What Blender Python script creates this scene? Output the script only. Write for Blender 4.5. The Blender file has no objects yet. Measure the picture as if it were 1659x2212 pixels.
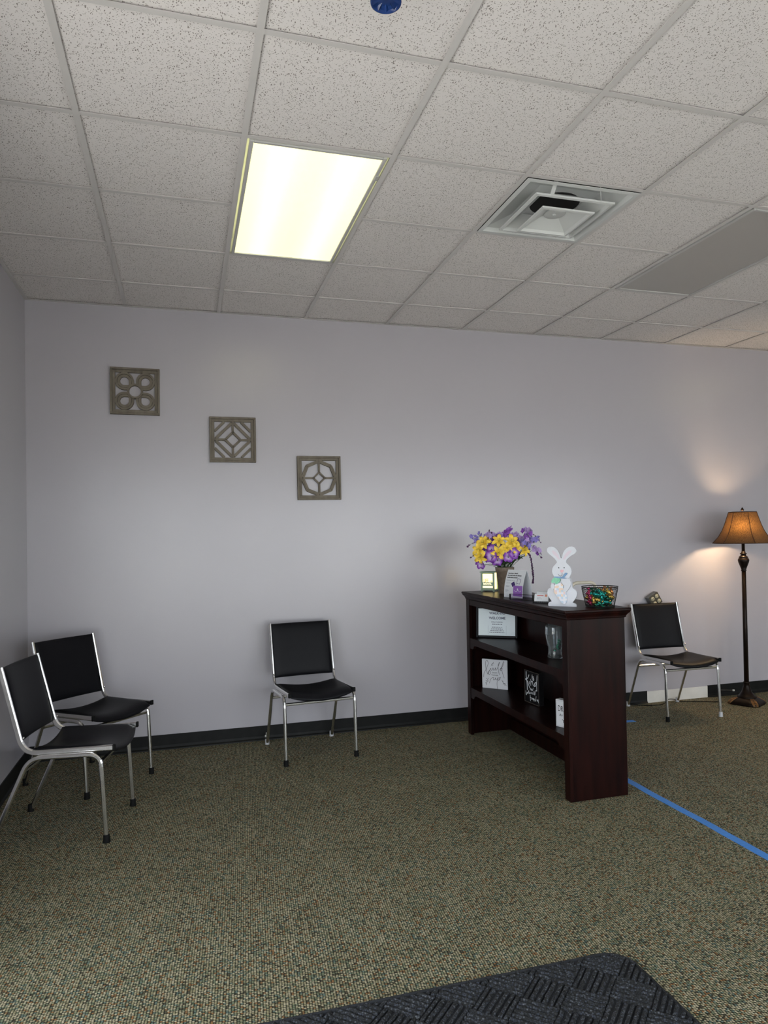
import bpy, bmesh, math, random
from mathutils import Vector, Matrix
random.seed(7)
S = bpy.context.scene
COL = S.collection
PI = math.pi
R = math.radians

# ------------------------------------------------------------------ camera
W_PX, H_PX = 1659, 2212
cam = bpy.data.cameras.new('camera'); camo = bpy.data.objects.new('camera', cam); COL.objects.link(camo)
cam.sensor_fit = 'VERTICAL'; cam.sensor_height = 36.0
cam.lens = 1554.54 * 36.0 / H_PX
cam.shift_x = -31.22 / H_PX; cam.shift_y = 26.75 / H_PX
cam.clip_start = 0.05
yaw, pitch, roll = 0.2887, 0.0152, -0.0173
fw = Vector((math.sin(yaw) * math.cos(pitch), math.cos(yaw) * math.cos(pitch), math.sin(pitch)))
rt0 = Vector((math.cos(yaw), -math.sin(yaw), 0)); up0 = rt0.cross(fw)
rt = math.cos(roll) * rt0 + math.sin(roll) * up0; up = -math.sin(roll) * rt0 + math.cos(roll) * up0
camo.matrix_world = Matrix(((rt.x, up.x, -fw.x, 0.366), (rt.y, up.y, -fw.y, -5.159), (rt.z, up.z, -fw.z, 1.424), (0, 0, 0, 1)))
S.camera = camo

# ------------------------------------------------------------------ world, daylight, exposure
S.view_settings.view_transform = 'Standard'; S.view_settings.look = 'None'
S.view_settings.gamma = 1.0; S.view_settings.use_curve_mapping = False
S.view_settings.exposure = 0.95
wd = bpy.data.worlds.new('daylight'); S.world = wd; wd.use_nodes = True
bg = wd.node_tree.nodes['Background']
bg.inputs[0].default_value = (0.90, 0.935, 1.0, 1); bg.inputs[1].default_value = 3.1
sunl = bpy.data.lights.new('sun', 'SUN'); sunl.energy = 14.0; sunl.angle = R(1.0); sunl.color = (1.0, 0.935, 0.89)
suno = bpy.data.objects.new('sun', sunl); COL.objects.link(suno); suno.rotation_euler = (R(-42), 0, R(-12))
LIGHT_PANEL = 0.80
LAMP_W = 8.5

# room numbers (metres): back wall y=0, left wall x=XL, floor z=0
H = 3.0; XL = -0.6165; XR = 7.32; YF = -5.55; T = 0.6096; PLEN = 0.45
RY = lambda j: -0.4817 + (j - 4) * T

# ------------------------------------------------------------------ materials
MATS = {}
def mat(name, col, rough=0.6, metal=0.0, **kw):
    if name in MATS: return MATS[name]
    m = bpy.data.materials.new(name); m.use_nodes = True
    b = m.node_tree.nodes['Principled BSDF']
    b.inputs['Base Color'].default_value = (*col, 1); b.inputs['Roughness'].default_value = rough
    b.inputs['Metallic'].default_value = metal
    for k, v in kw.items():
        b.inputs[k.replace('_', ' ')].default_value = v
    MATS[name] = m
    return m
def nodes(m): return m.node_tree.nodes, m.node_tree.links, m.node_tree.nodes['Principled BSDF']
def ramp(N, stops, interp='LINEAR'):
    r = N.new('ShaderNodeValToRGB'); r.color_ramp.interpolation = interp
    e = r.color_ramp.elements
    while len(e) < len(stops): e.new(0.5)
    for i, (p, c) in enumerate(stops): e[i].position = p; e[i].color = (*c, 1) if len(c) == 3 else c
    return r
def bump(m, tex_out, strength, dist):
    N, L, b = nodes(m); bp = N.new('ShaderNodeBump'); bp.inputs['Strength'].default_value = strength
    bp.inputs['Distance'].default_value = dist; L.new(tex_out, bp.inputs['Height']); L.new(bp.outputs[0], b.inputs['Normal'])
def noise_mat(name, c1, c2, scale, rough=0.6, metal=0.0, bumps=0.0, bdist=0.002, stretch=(1, 1, 1), detail=3, **kw):
    if name in MATS: return MATS[name]
    m = mat(name, c1, rough, metal, **kw); N, L, b = nodes(m)
    tc = N.new('ShaderNodeTexCoord'); mp = N.new('ShaderNodeMapping'); mp.inputs['Scale'].default_value = stretch
    nz = N.new('ShaderNodeTexNoise'); nz.inputs['Scale'].default_value = scale; nz.inputs['Detail'].default_value = detail
    L.new(tc.outputs['Object'], mp.inputs[0]); L.new(mp.outputs[0], nz.inputs['Vector'])
    r = ramp(N, [(0.3, c1), (0.7, c2)]); L.new(nz.outputs['Fac'], r.inputs[0]); L.new(r.outputs[0], b.inputs['Base Color'])
    if bumps: bump(m, nz.outputs['Fac'], bumps, bdist)
    return m

def wall_paint(name, col):
    m = mat(name, col, 0.27, Specular_IOR_Level=0.70); N, L, b = nodes(m)
    tc = N.new('ShaderNodeTexCoord')
    nz = N.new('ShaderNodeTexNoise'); nz.inputs['Scale'].default_value = 130; nz.inputs['Detail'].default_value = 2
    L.new(tc.outputs['Object'], nz.inputs['Vector']); bump(m, nz.outputs['Fac'], 0.07, 0.003)
    n2 = N.new('ShaderNodeTexNoise'); n2.inputs['Scale'].default_value = 1.3; L.new(tc.outputs['Object'], n2.inputs['Vector'])
    r = ramp(N, [(0.35, tuple(c * 0.985 for c in col)), (0.7, col)]); L.new(n2.outputs['Fac'], r.inputs[0]); L.new(r.outputs[0], b.inputs['Base Color'])
    return m
M_WALL = wall_paint("wall_paint", (0.43, 0.41, 0.445))
M_BARE = noise_mat('bare_drywall', (0.70, 0.68, 0.64), (0.62, 0.60, 0.56), 9, 0.7)
M_BASE = noise_mat('vinyl_baseboard', (0.006, 0.0065, 0.0065), (0.010, 0.010, 0.010), 20, 0.5, Specular_IOR_Level=0.2)
M_PLENUM = mat('plenum_dark', (0.05, 0.05, 0.05), 0.9)

def carpet():
    m = mat('loop_carpet', (0.2, 0.19, 0.13), 0.85); N, L, b = nodes(m)
    b.inputs['Specular IOR Level'].default_value = 0.25
    tc = N.new('ShaderNodeTexCoord'); mp = N.new('ShaderNodeMapping'); mp.inputs['Rotation'].default_value = (0, 0, R(4)); mp.inputs['Scale'].default_value = (116, 132, 0)
    L.new(tc.outputs['Object'], mp.inputs[0])
    v = N.new('ShaderNodeTexVoronoi'); v.voronoi_dimensions = '2D'; v.inputs['Scale'].default_value = 1; v.inputs['Randomness'].default_value = 0.32
    L.new(mp.outputs[0], v.inputs['Vector'])
    sep = N.new('ShaderNodeSeparateColor'); L.new(v.outputs['Color'], sep.inputs[0])
    r = ramp(N, [(0.0, (0.42, 0.375, 0.26)), (0.24, (0.29, 0.26, 0.155)), (0.46, (0.17, 0.195, 0.125)), (0.62, (0.36, 0.32, 0.215)), (0.78, (0.27, 0.145, 0.06)), (0.86, (0.13, 0.18, 0.155)), (0.94, (0.08, 0.07, 0.042))], 'CONSTANT')
    L.new(sep.outputs[0], r.inputs[0])
    g = ramp(N, [(0.26, (1, 1, 1)), (0.54, (0.05, 0.062, 0.05))]); L.new(v.outputs['Distance'], g.inputs[0])
    mx = N.new('ShaderNodeMix'); mx.data_type = 'RGBA'; mx.blend_type = 'MULTIPLY'; mx.inputs[0].default_value = 1
    L.new(r.outputs[0], mx.inputs[6]); L.new(g.outputs[0], mx.inputs[7])
    n2 = N.new('ShaderNodeTexNoise'); n2.inputs['Scale'].default_value = 7; n2.inputs['Detail'].default_value = 4; L.new(tc.outputs['Object'], n2.inputs['Vector'])
    r2 = ramp(N, [(0.3, (0.84, 0.82, 0.78)), (0.7, (1, 1, 1))]); L.new(n2.outputs['Fac'], r2.inputs[0])
    m2 = N.new('ShaderNodeMix'); m2.data_type = 'RGBA'; m2.blend_type = 'MULTIPLY'; m2.inputs[0].default_value = 1
    L.new(mx.outputs[2], m2.inputs[6]); L.new(r2.outputs[0], m2.inputs[7]); L.new(m2.outputs[2], b.inputs['Base Color'])
    inv = N.new('ShaderNodeMath'); inv.operation = 'SUBTRACT'; inv.inputs[0].default_value = 1; L.new(v.outputs['Distance'], inv.inputs[1])
    bump(m, inv.outputs[0], 0.55, 0.005)
    return m
M_CARPET = carpet()

def ceiling_tile_mat():
    m = mat('acoustic_tile', (0.66, 0.63, 0.61), 0.9); N, L, b = nodes(m)
    tc = N.new('ShaderNodeTexCoord'); oi = N.new('ShaderNodeObjectInfo')
    off = N.new('ShaderNodeVectorMath'); off.operation = 'ADD'
    sc = N.new('ShaderNodeMath'); sc.operation = 'MULTIPLY'; sc.inputs[1].default_value = 37; L.new(oi.outputs['Random'], sc.inputs[0])
    cmb = N.new('ShaderNodeCombineXYZ'); L.new(sc.outputs[0], cmb.inputs[0]); L.new(sc.outputs[0], cmb.inputs[1])
    L.new(tc.outputs['Object'], off.inputs[0]); L.new(cmb.outputs[0], off.inputs[1])
    outs = []
    for (sx, sy, ang, thr) in ((170, 70, 0.25, 0.145), (105, 195, -0.5, 0.13)):
        nz = N.new('ShaderNodeTexNoise'); nz.inputs['Scale'].default_value = 22; nz.inputs['Detail'].default_value = 1; L.new(off.outputs[0], nz.inputs['Vector'])
        wv = N.new('ShaderNodeVectorMath'); wv.operation = 'MULTIPLY_ADD'; wv.inputs[1].default_value = (0.03, 0.03, 0); L.new(nz.outputs['Color'], wv.inputs[0]); L.new(off.outputs[0], wv.inputs[2])
        mp = N.new('ShaderNodeMapping'); mp.inputs['Scale'].default_value = (sx, sy, 0); mp.inputs['Rotation'].default_value = (0, 0, ang); L.new(wv.outputs[0], mp.inputs[0])
        v = N.new('ShaderNodeTexVoronoi'); v.voronoi_dimensions = '2D'; v.inputs['Scale'].default_value = 1; v.inputs['Randomness'].default_value = 1; L.new(mp.outputs[0], v.inputs['Vector'])
        sp = N.new('ShaderNodeSeparateColor'); L.new(v.outputs['Color'], sp.inputs[0])
        tm = N.new('ShaderNodeMapRange'); tm.inputs[1].default_value = 0.42; tm.inputs[2].default_value = 1.0; tm.inputs[3].default_value = 0.0; tm.inputs[4].default_value = thr * 2.0; L.new(sp.outputs[0], tm.inputs[0])
        lt = N.new('ShaderNodeMath'); lt.operation = 'LESS_THAN'; L.new(v.outputs['Distance'], lt.inputs[0]); L.new(tm.outputs[0], lt.inputs[1])
        outs.append(lt)
    mxm = N.new('ShaderNodeMath'); mxm.operation = 'MAXIMUM'; L.new(outs[0].outputs[0], mxm.inputs[0]); L.new(outs[1].outputs[0], mxm.inputs[1])
    r = ramp(N, [(0.0, (0.78, 0.735, 0.72)), (1.0, (0.27, 0.24, 0.22))]); L.new(mxm.outputs[0], r.inputs[0]); L.new(r.outputs[0], b.inputs['Base Color'])
    inv = N.new('ShaderNodeMath'); inv.operation = 'SUBTRACT'; inv.inputs[0].default_value = 1; L.new(mxm.outputs[0], inv.inputs[1])
    bump(m, inv.outputs[0], 0.5, 0.003)
    return m
M_TILE = ceiling_tile_mat()
M_TBAR = mat('white_grid_paint', (0.62, 0.59, 0.575), 0.45)
M_WHITEMETAL = mat('white_enamel', (0.62, 0.63, 0.62), 0.38)
M_BLACK = mat('matte_black', (0.008, 0.008, 0.008), 0.8)
M_CHROME = noise_mat('chrome', (0.78, 0.77, 0.76), (0.70, 0.69, 0.68), 40, 0.22, 1.0)
M_VINYL = noise_mat('black_vinyl', (0.005, 0.005, 0.0065), (0.007, 0.007, 0.009), 300, 0.44, 0, 0.08, 0.001, Specular_IOR_Level=0.13)
M_RUBBER = noise_mat('black_rubber', (0.005, 0.005, 0.005), (0.008, 0.008, 0.008), 60, 0.75, Specular_IOR_Level=0.12)
M_CAPWHITE = noise_mat('clear_white_plastic', (0.50, 0.50, 0.52), (0.42, 0.42, 0.44), 60, 0.4)
def wood():
    m = mat('dark_cherry_wood', (0.02, 0.008, 0.007), 0.34, Specular_IOR_Level=0.10); N, L, b = nodes(m)
    tc = N.new('ShaderNodeTexCoord'); mp = N.new('ShaderNodeMapping'); mp.inputs['Scale'].default_value = (14, 14, 1.2); L.new(tc.outputs['Object'], mp.inputs[0])
    nz = N.new('ShaderNodeTexNoise'); nz.inputs['Scale'].default_value = 1.6; nz.inputs['Detail'].default_value = 6; L.new(mp.outputs[0], nz.inputs['Vector'])
    r = ramp(N, [(0.3, (0.0045, 0.0016, 0.0015)), (0.72, (0.017, 0.0040, 0.0030))]); L.new(nz.outputs['Fac'], r.inputs[0]); L.new(r.outputs[0], b.inputs['Base Color'])
    bump(m, nz.outputs['Fac'], 0.05, 0.001)
    return m
M_WOOD = wood()
M_ART = noise_mat('weathered_grey_wood', (0.125, 0.105, 0.080), (0.175, 0.150, 0.118), 30, 0.75, 0, 0.15, 0.002, stretch=(1, 1, 0.3))
M_TAPE = noise_mat('blue_painters_tape', (0.045, 0.20, 0.58), (0.06, 0.24, 0.64), 90, 0.6, 0, 0.1, 0.001)
M_BRONZE = noise_mat('oil_rubbed_bronze', (0.006, 0.004, 0.003), (0.014, 0.007, 0.004), 25, 0.38, 0.3, Specular_IOR_Level=0.2)
M_GOLDTRIM = noise_mat('antique_gold', (0.30, 0.15, 0.05), (0.16, 0.08, 0.03), 40, 0.4, 0.6)
def emis(name, col, strength):
    m = mat(name, col, 0.5); b = m.node_tree.nodes['Principled BSDF']
    b.inputs['Emission Color'].default_value = (*col, 1); b.inputs['Emission Strength'].default_value = strength
    return m

# ------------------------------------------------------------------ mesh builder
class MB:
    def __init__(s): s.v = []; s.f = []; s.sm = []
    def add(s, vs, fs, smooth=False):
        o = len(s.v); s.v += [tuple(x) for x in vs]
        for f in fs: s.f.append([i + o for i in f]); s.sm.append(smooth)
        return s
    def box(s, x0, x1, y0, y1, z0, z1):
        v = [(x0, y0, z0), (x1, y0, z0), (x1, y1, z0), (x0, y1, z0), (x0, y0, z1), (x1, y0, z1), (x1, y1, z1), (x0, y1, z1)]
        return s.add(v, [(3, 2, 1, 0), (4, 5, 6, 7), (0, 1, 5, 4), (1, 2, 6, 5), (2, 3, 7, 6), (3, 0, 4, 7)])
    def bbox(s, x0, x1, y0, y1, z0, z1, c=0.003):
        # box with chamfered edges
        bm = bmesh.new(); bmesh.ops.create_cube(bm, size=1)
        for v in bm.verts: v.co = Vector(((x0 + x1) / 2 + v.co.x * (x1 - x0), (y0 + y1) / 2 + v.co.y * (y1 - y0), (z0 + z1) / 2 + v.co.z * (z1 - z0)))
        bmesh.ops.bevel(bm, geom=bm.edges[:], offset=c, segments=1, affect='EDGES')
        bm.verts.index_update()
        s.add([v.co[:] for v in bm.verts], [[v.index for v in f.verts] for f in bm.faces]); bm.free(); return s
    def prism(s, pts, a, b, axis='y', smooth=False):
        # polygon pts (u,w) extruded along axis from a to b
        n = len(pts)
        def P(p, t): return (p[0], t, p[1]) if axis == 'y' else ((t, p[0], p[1]) if axis == 'x' else (p[0], p[1], t))
        v = [P(p, a) for p in pts] + [P(p, b) for p in pts]
        s.add(v, [list(range(n))[::-1], list(range(n, 2 * n))])
        o = len(s.v) - 2 * n
        for i in range(n):
            j = (i + 1) % n; s.f.append([o + i, o + j, o + n + j, o + n + i]); s.sm.append(smooth)
        return s
    def lathe(s, prof, seg=24, c=(0, 0, 0), smooth=True, closed=False):
        rings = []
        for (r, z) in prof:
            rings.append([(c[0] + r * math.cos(2 * PI * k / seg), c[1] + r * math.sin(2 * PI * k / seg), c[2] + z) for k in range(seg)])
        v = [p for q in rings for p in q]; f = []
        m = len(prof)
        for i in range(m if closed else m - 1):
            i2 = (i + 1) % m
            for k in range(seg):
                k2 = (k + 1) % seg; f.append((i * seg + k, i * seg + k2, i2 * seg + k2, i2 * seg + k))
        s.add(v, f, smooth)
        if not closed:
            o = len(s.v) - len(v)
            if prof[0][0] > 1e-6: s.f.append([o + k for k in range(seg)][::-1]); s.sm.append(False)
            if prof[-1][0] > 1e-6: s.f.append([o + (m - 1) * seg + k for k in range(seg)]); s.sm.append(False)
        return s
    def sweep(s, path, w, h, side=None, seg=None, smooth=True, taper=None):
        # section: chamfered rectangle w (along side) x h, or round when seg is given (w = diameter)
        path = [Vector(p) for p in path]; n = len(path)
        if seg: sec = [(w / 2 * math.cos(2 * PI * k / seg), h / 2 * math.sin(2 * PI * k / seg)) for k in range(seg)]
        else:
            c = min(w, h) * 0.28; a, b = w / 2, h / 2
            sec = [(a, -b + c), (a, b - c), (a - c, b), (-a + c, b), (-a, b - c), (-a, -b + c), (-a + c, -b), (a - c, -b)]
        v = []; ref = Vector(side) if side else None
        for i in range(n):
            t = (path[min(i + 1, n - 1)] - path[max(i - 1, 0)]).normalized()
            if ref is None:
                ref = t.orthogonal().normalized()
            sd = (ref - t * ref.dot(t)).normalized(); nn = t.cross(sd)
            if not side: ref = sd
            k = taper[i] if taper else 1
            for (p, q) in sec: v.append(path[i] + sd * p * k + nn * q * k)
        m = len(sec); f = []
        for i in range(n - 1):
            for k in range(m): f.append((i * m + k, i * m + (k + 1) % m, (i + 1) * m + (k + 1) % m, (i + 1) * m + k))
        s.add(v, f, smooth); o = len(s.v) - len(v)
        s.f.append([o + k for k in range(m)][::-1]); s.sm.append(False); s.f.append([o + (n - 1) * m + k for k in range(m)]); s.sm.append(False)
        return s
    def ball(s, c, r, seg=12, rings=8, sc=(1, 1, 1)):
        prof = [(max(1e-7, r * math.sin(PI * i / rings)), -r * math.cos(PI * i / rings)) for i in range(rings + 1)]
        o = len(s.v); s.lathe(prof, seg); 
        for i in range(o, len(s.v)):
            x, y, z = s.v[i]; s.v[i] = (c[0] + x * sc[0], c[1] + y * sc[1], c[2] + z * sc[2])
        return s
    def xf(s, M, start=0):
        for i in range(start, len(s.v)): s.v[i] = tuple(M @ Vector(s.v[i]))
        return s
    def mesh(s, name):
        me = bpy.data.meshes.new(name); me.from_pydata(s.v, [], s.f)
        me.polygons.foreach_set('use_smooth', s.sm)
        bm = bmesh.new(); bm.from_mesh(me); bmesh.ops.recalc_face_normals(bm, faces=bm.faces[:]); bm.to_mesh(me); bm.free()
        me.update(); return me
    def build(s, name, m, parent=None, label=None, loc=None, rot=None, kind=None):
        me = s.mesh(name); me.materials.append(m)
        return link(name, me, parent, label, loc, rot, kind)
def link(name, me, parent=None, label=None, loc=None, rot=None, kind=None):
    o = bpy.data.objects.new(name, me); COL.objects.link(o)
    if parent: o.parent = parent
    if label: o['label'] = label
    if loc: o.location = loc
    if rot: o.rotation_euler = rot
    if kind: o['kind'] = kind
    return o
def thing(name, label, cat, loc=(0, 0, 0), rz=0, group=None):
    o = bpy.data.objects.new(name, None); COL.objects.link(o); o.empty_display_size = 0.05
    o.location = loc; o.rotation_euler = (0, 0, rz); o['label'] = label; o['category'] = cat
    if group: o['group'] = group
    return o
def tag(o, label, cat, group=None):
    o['label'] = label; o['category'] = cat
    if group: o['group'] = group
    return o
def struct(o, label=None):
    o['kind'] = 'structure'
    if label: o['label'] = label
    return o
def fillet(pts, rad, n=5):
    # round the corners of a polyline
    P = [Vector(p) for p in pts]; out = [P[0]]
    for i in range(1, len(P) - 1):
        a, b, c = P[i - 1], P[i], P[i + 1]; r = rad if not isinstance(rad, (list, tuple)) else rad[i - 1]
        d1 = (a - b); d2 = (c - b); l = min(r, d1.length * 0.49, d2.length * 0.49)
        p, q = b + d1.normalized() * l, b + d2.normalized() * l
        for k in range(n + 1):
            t = k / n; out.append(p * (1 - t) ** 2 + b * 2 * t * (1 - t) + q * t * t)
    out.append(P[-1]); return out
def smoothline(pts, n=6):
    P = [Vector((*p, 0)) if len(p) == 2 else Vector(p) for p in pts]; out = []
    for i in range(len(P) - 1):
        p0, p1, p2, p3 = P[max(i - 1, 0)], P[i], P[i + 1], P[min(i + 2, len(P) - 1)]
        for k in range(n):
            t = k / n
            out.append(0.5 * ((2 * p1) + (p2 - p0) * t + (2 * p0 - 5 * p1 + 4 * p2 - p3) * t * t + (3 * p1 - p0 - 3 * p2 + p3) * t ** 3))
    out.append(P[-1]); return out
def text_part(body, size, m, parent, loc, name='lettering', depth=0.0004, align='CENTER', shear=0.0, label=None, bold=0.0, sx=1.0):
    cu = bpy.data.curves.new('txt', 'FONT'); cu.body = body; cu.size = size; cu.extrude = depth; cu.align_x = align; cu.shear = shear; cu.offset = bold
    cu.resolution_u = 3
    o = bpy.data.objects.new('txt', cu); COL.objects.link(o)
    bpy.context.view_layer.update()
    me = bpy.data.meshes.new_from_object(o.evaluated_get(bpy.context.evaluated_depsgraph_get()))
    bpy.data.objects.remove(o); me.name = name
    me.materials.clear(); me.materials.append(m)
    # text lies in xy: stand it up so that it reads from -Y
    me.transform(Matrix(((sx, 0, 0, 0), (0, 0, -1, 0), (0, 1, 0, 0), (0, 0, 0, 1))))
    return link(name, me, parent, label, loc)
def ribbon(mb, pts, w, y, n=5, d=0.0006):
    # brush stroke: flat strip in the xz plane standing proud of a board
    L_ = smoothline([(p[0], p[1]) for p in pts], n)
    top, bot = [], []
    for i, p in enumerate(L_):
        t = (L_[min(i + 1, len(L_) - 1)] - L_[max(i - 1, 0)]); t = t.normalized() if t.length > 1e-9 else Vector((1, 0, 0))
        nn = Vector((-t.y, t.x, 0)) * (w / 2); top.append(p + nn); bot.append(p - nn)
    v = []
    for a, b in zip(top, bot): v += [(a.x, y, a.y), (b.x, y, b.y), (a.x, y - d, a.y), (b.x, y - d, b.y)]
    f = []
    for i in range(len(L_) - 1):
        o = i * 4; f += [(o + 2, o + 3, o + 7, o + 6), (o, o + 2, o + 6, o + 4), (o + 1, o + 5, o + 7, o + 3)]
    mb.add(v, f)

# ================================================================== ROOM SHELL
struct(MB().box(XL - 0.15, XR + 0.15, YF - 0.15, 0.15, -0.12, 0.0).build('floor', M_CARPET), 'olive and beige loop pile carpet')
WT = H + PLEN
struct(MB().box(XL - 0.15, XR + 0.15, 0.0, 0.15, 0, WT).build('wall_back', M_WALL), 'pale lavender grey painted wall')
LY0, LY1, LZ0, LZ1 = -5.25, -2.55, 0.12, 2.30
wl_ = struct(MB().box(XL - 0.15, XL, LY1, 0.0, 0, WT).box(XL - 0.15, XL, YF, LY0, 0, WT).box(XL - 0.15, XL, LY0, LY1, 0, LZ0).box(XL - 0.15, XL, LY0, LY1, LZ1, WT).build('wall_left', M_WALL), 'pale grey painted side wall')
struct(MB().box(XR, XR + 0.15, YF, 0.0, 0, WT).build('wall_right', M_WALL), 'pale grey painted wall')
# storefront wall behind the camera: sill, head, piers; glazed openings between
openings = [(-0.45, 0.72), (0.86, 1.80), (1.94, 3.60), (3.74, 5.40), (5.54, 7.15)]
Z0, Z1 = 0.12, 2.30
mbw = MB(); xs = XL - 0.15
for (a, b) in openings:
    mbw.box(xs, a, YF - 0.15, YF, 0, WT); xs = b
mbw.box(xs, XR + 0.15, YF - 0.15, YF, 0, WT)
for k, (a, b) in enumerate(openings):
    mbw.box(a, b, YF - 0.15, YF, Z1, WT)
    if k != 1: mbw.box(a, b, YF - 0.15, YF, 0, Z0)
struct(mbw.build('wall_front', M_WALL), 'storefront wall with tall windows')
M_ALU = noise_mat('bronze_aluminium', (0.05, 0.045, 0.04), (0.07, 0.06, 0.055), 20, 0.4, 0.7)
def pane_mat():
    m = bpy.data.materials.new('window_glass'); m.use_nodes = True; N = m.node_tree.nodes; L = m.node_tree.links
    N.remove(N['Principled BSDF']); out = N['Material Output']
    t = N.new('ShaderNodeBsdfTransparent'); t.inputs[0].default_value = (0.95, 0.97, 0.96, 1); g = N.new('ShaderNodeBsdfGlossy'); g.inputs['Roughness'].default_value = 0.02
    mx = N.new('ShaderNodeMixShader'); mx.inputs[0].default_value = 0.06; L.new(t.outputs[0], mx.inputs[1]); L.new(g.outputs[0], mx.inputs[2]); L.new(mx.outputs[0], out.inputs[0])
    return m
M_PANE = pane_mat()
wi = 0
for k, (a, b) in enumerate(openings):
    z0 = 0.0 if k == 1 else Z0
    f = MB()
    f.box(a, a + 0.05, YF - 0.12, YF - 0.05, z0, Z1).box(b - 0.05, b, YF - 0.12, YF - 0.05, z0, Z1)
    f.box(a + 0.05, b - 0.05, YF - 0.12, YF - 0.05, Z1 - 0.05, Z1).box(a + 0.05, b - 0.05, YF - 0.12, YF - 0.05, z0, z0 + 0.05)
    if k == 1:
        nm = 'door_1'; f.box(a + 0.05, b - 0.05, YF - 0.12, YF - 0.05, 2.08, 2.13)
    else:
        wi += 1; nm = 'window_%d' % wi
    o = struct(f.build(nm, M_ALU), 'glass entrance door in a dark metal frame' if k == 1 else None)
    MB().box(a + 0.05, b - 0.05, YF - 0.088, YF - 0.082, z0 + 0.05, Z1 - 0.05).build('pane', M_PANE, o)
    if k == 1:
        MB().sweep(fillet([(a + 0.12, YF - 0.05, 0.95), (a + 0.12, YF + 0.01, 0.95), (a + 0.12, YF + 0.01, 1.25), (a + 0.12, YF - 0.05, 1.25)], 0.02), 0.02, 0.02, seg=10).build('door_handle', M_CHROME, o)
    pl = bpy.data.lights.new('daylight_portal', 'AREA'); pl.shape = 'RECTANGLE'; pl.size = b - a; pl.size_y = Z1 - z0; pl.cycles.is_portal = True
    po = bpy.data.objects.new('daylight_portal', pl); COL.objects.link(po); po.location = ((a + b) / 2, YF - 0.155, (z0 + Z1) / 2); po.rotation_euler = (R(90), 0, 0)
# side window nearer the door, on the left wall
wi += 1; f = MB(); xa, xb = XL - 0.12, XL - 0.05
f.box(xa, xb, LY0, LY0 + 0.05, LZ0, LZ1).box(xa, xb, LY1 - 0.05, LY1, LZ0, LZ1).box(xa, xb, LY0 + 0.05, LY1 - 0.05, LZ1 - 0.05, LZ1).box(xa, xb, LY0 + 0.05, LY1 - 0.05, LZ0, LZ0 + 0.05)
o = struct(f.build('window_%d' % wi, M_ALU)); MB().box(XL - 0.088, XL - 0.082, LY0 + 0.05, LY1 - 0.05, LZ0 + 0.05, LZ1 - 0.05).build('pane', M_PANE, o)
pl = bpy.data.lights.new('daylight_portal', 'AREA'); pl.shape = 'RECTANGLE'; pl.size = LZ1 - LZ0; pl.size_y = LY1 - LY0; pl.cycles.is_portal = True
po = bpy.data.objects.new('daylight_portal', pl); COL.objects.link(po); po.location = (XL - 0.155, (LY0 + LY1) / 2, (LZ0 + LZ1) / 2); po.rotation_euler = (0, R(-90), 0)
# pavement outside the storefront
struct(MB().box(-25, 32, YF - 35, YF - 0.15, -0.14, -0.02).box(-25, XL - 0.15, YF - 0.15, 12, -0.14, -0.02).build('pavement', noise_mat('concrete', (0.42, 0.41, 0.39), (0.50, 0.49, 0.47), 3, 0.85)), 'concrete pavement outside')

# baseboards: black vinyl cove base, with the missing stretch on the back wall
BP = [(0.0, 0.0), (-0.016, 0.0), (-0.014, 0.006), (-0.006, 0.014), (-0.004, 0.03), (-0.004, 0.097), (-0.002, 0.1), (0.0, 0.1)]
mb = MB()
mb.prism(BP, XL + 0.004, 4.021, 'x').prism(BP, 4.620, XR, 'x')
struct(mb.build('baseboard_back', M_BASE), 'black vinyl cove baseboard')
struct(MB().box(4.021, 4.620, -0.0025, 0.0, 0.0, 0.094).build('trim_1', M_BARE), 'bare white wall patch where a stretch of baseboard is missing')
mb = MB(); mb.prism([(-p[0], p[1]) for p in BP], YF, -0.004, 'y'); mb.xf(Matrix.Translation((XL, 0, 0)))
struct(mb.build('baseboard_left', M_BASE), 'black vinyl cove baseboard')

# ---------------------------------------------------------------- ceiling: plenum, grid, tiles
ceil = struct(MB().box(XL - 0.15, XR + 0.15, YF - 0.15, 0.15, WT, WT + 0.1).build('ceiling', M_PLENUM), 'suspended ceiling of fissured white tiles in a metal grid')
FLW, FLT = 0.024, 0.0015
NC = 12
def tee(a, b, axis):
    mb = MB()
    if axis == 'y': mb.box(-FLW / 2, FLW / 2, a, b, 0, FLT).box(-0.0015, 0.0015, a, b, FLT, 0.035)
    else: mb.box(a, b, -FLW / 2, FLW / 2, 0, FLT).box(a, b, -0.0015, 0.0015, FLT, 0.035)
    return mb
me = tee(YF, 0, 'y').mesh('grid_runner'); me.materials.append(M_TBAR)
for i in range(0, NC + 1): link('grid_runner', me, ceil, loc=(i * T, 0, H))
me = tee(FLW / 2, T - FLW / 2, 'x').mesh('cross_tee'); me.materials.append(M_TBAR)
SKIP_TEE = {(1, 2), (5, 2), (9, 2)}
for i in range(-1, NC):
    for j in range(-4, 5):
        if (i, j) in SKIP_TEE: continue
        link('cross_tee', me, ceil, loc=(i * T, RY(j), H + 0.0003))
mb = MB(); mb.box(0, 0.022, YF, 0, 0, FLT); mb.build('wall_angle', M_TBAR, ceil, loc=(XL, 0, H))
mb = MB(); mb.box(XL, XR, -0.022, 0, 0, FLT); mb.build('wall_angle', M_TBAR, ceil, loc=(0, 0, H + 0.0004))
LIT, OFF, VENT = [(1, 1), (9, 1)], [(5, 1)], (3, 1)
def tile(x0, x1, y0, y1):
    mb = MB(); mb.bbox(x0, x1, y0, y1, 0, 0.016, 0.0015); m_ = mb.mesh('ceiling_tile'); m_.materials.append(M_TILE); return m_
full = tile(0.004, T - 0.004, 0.004, T - 0.004)
yb = -RY(4); backt = tile(0.004, T - 0.004, 0.004, yb - 0.001)
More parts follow.
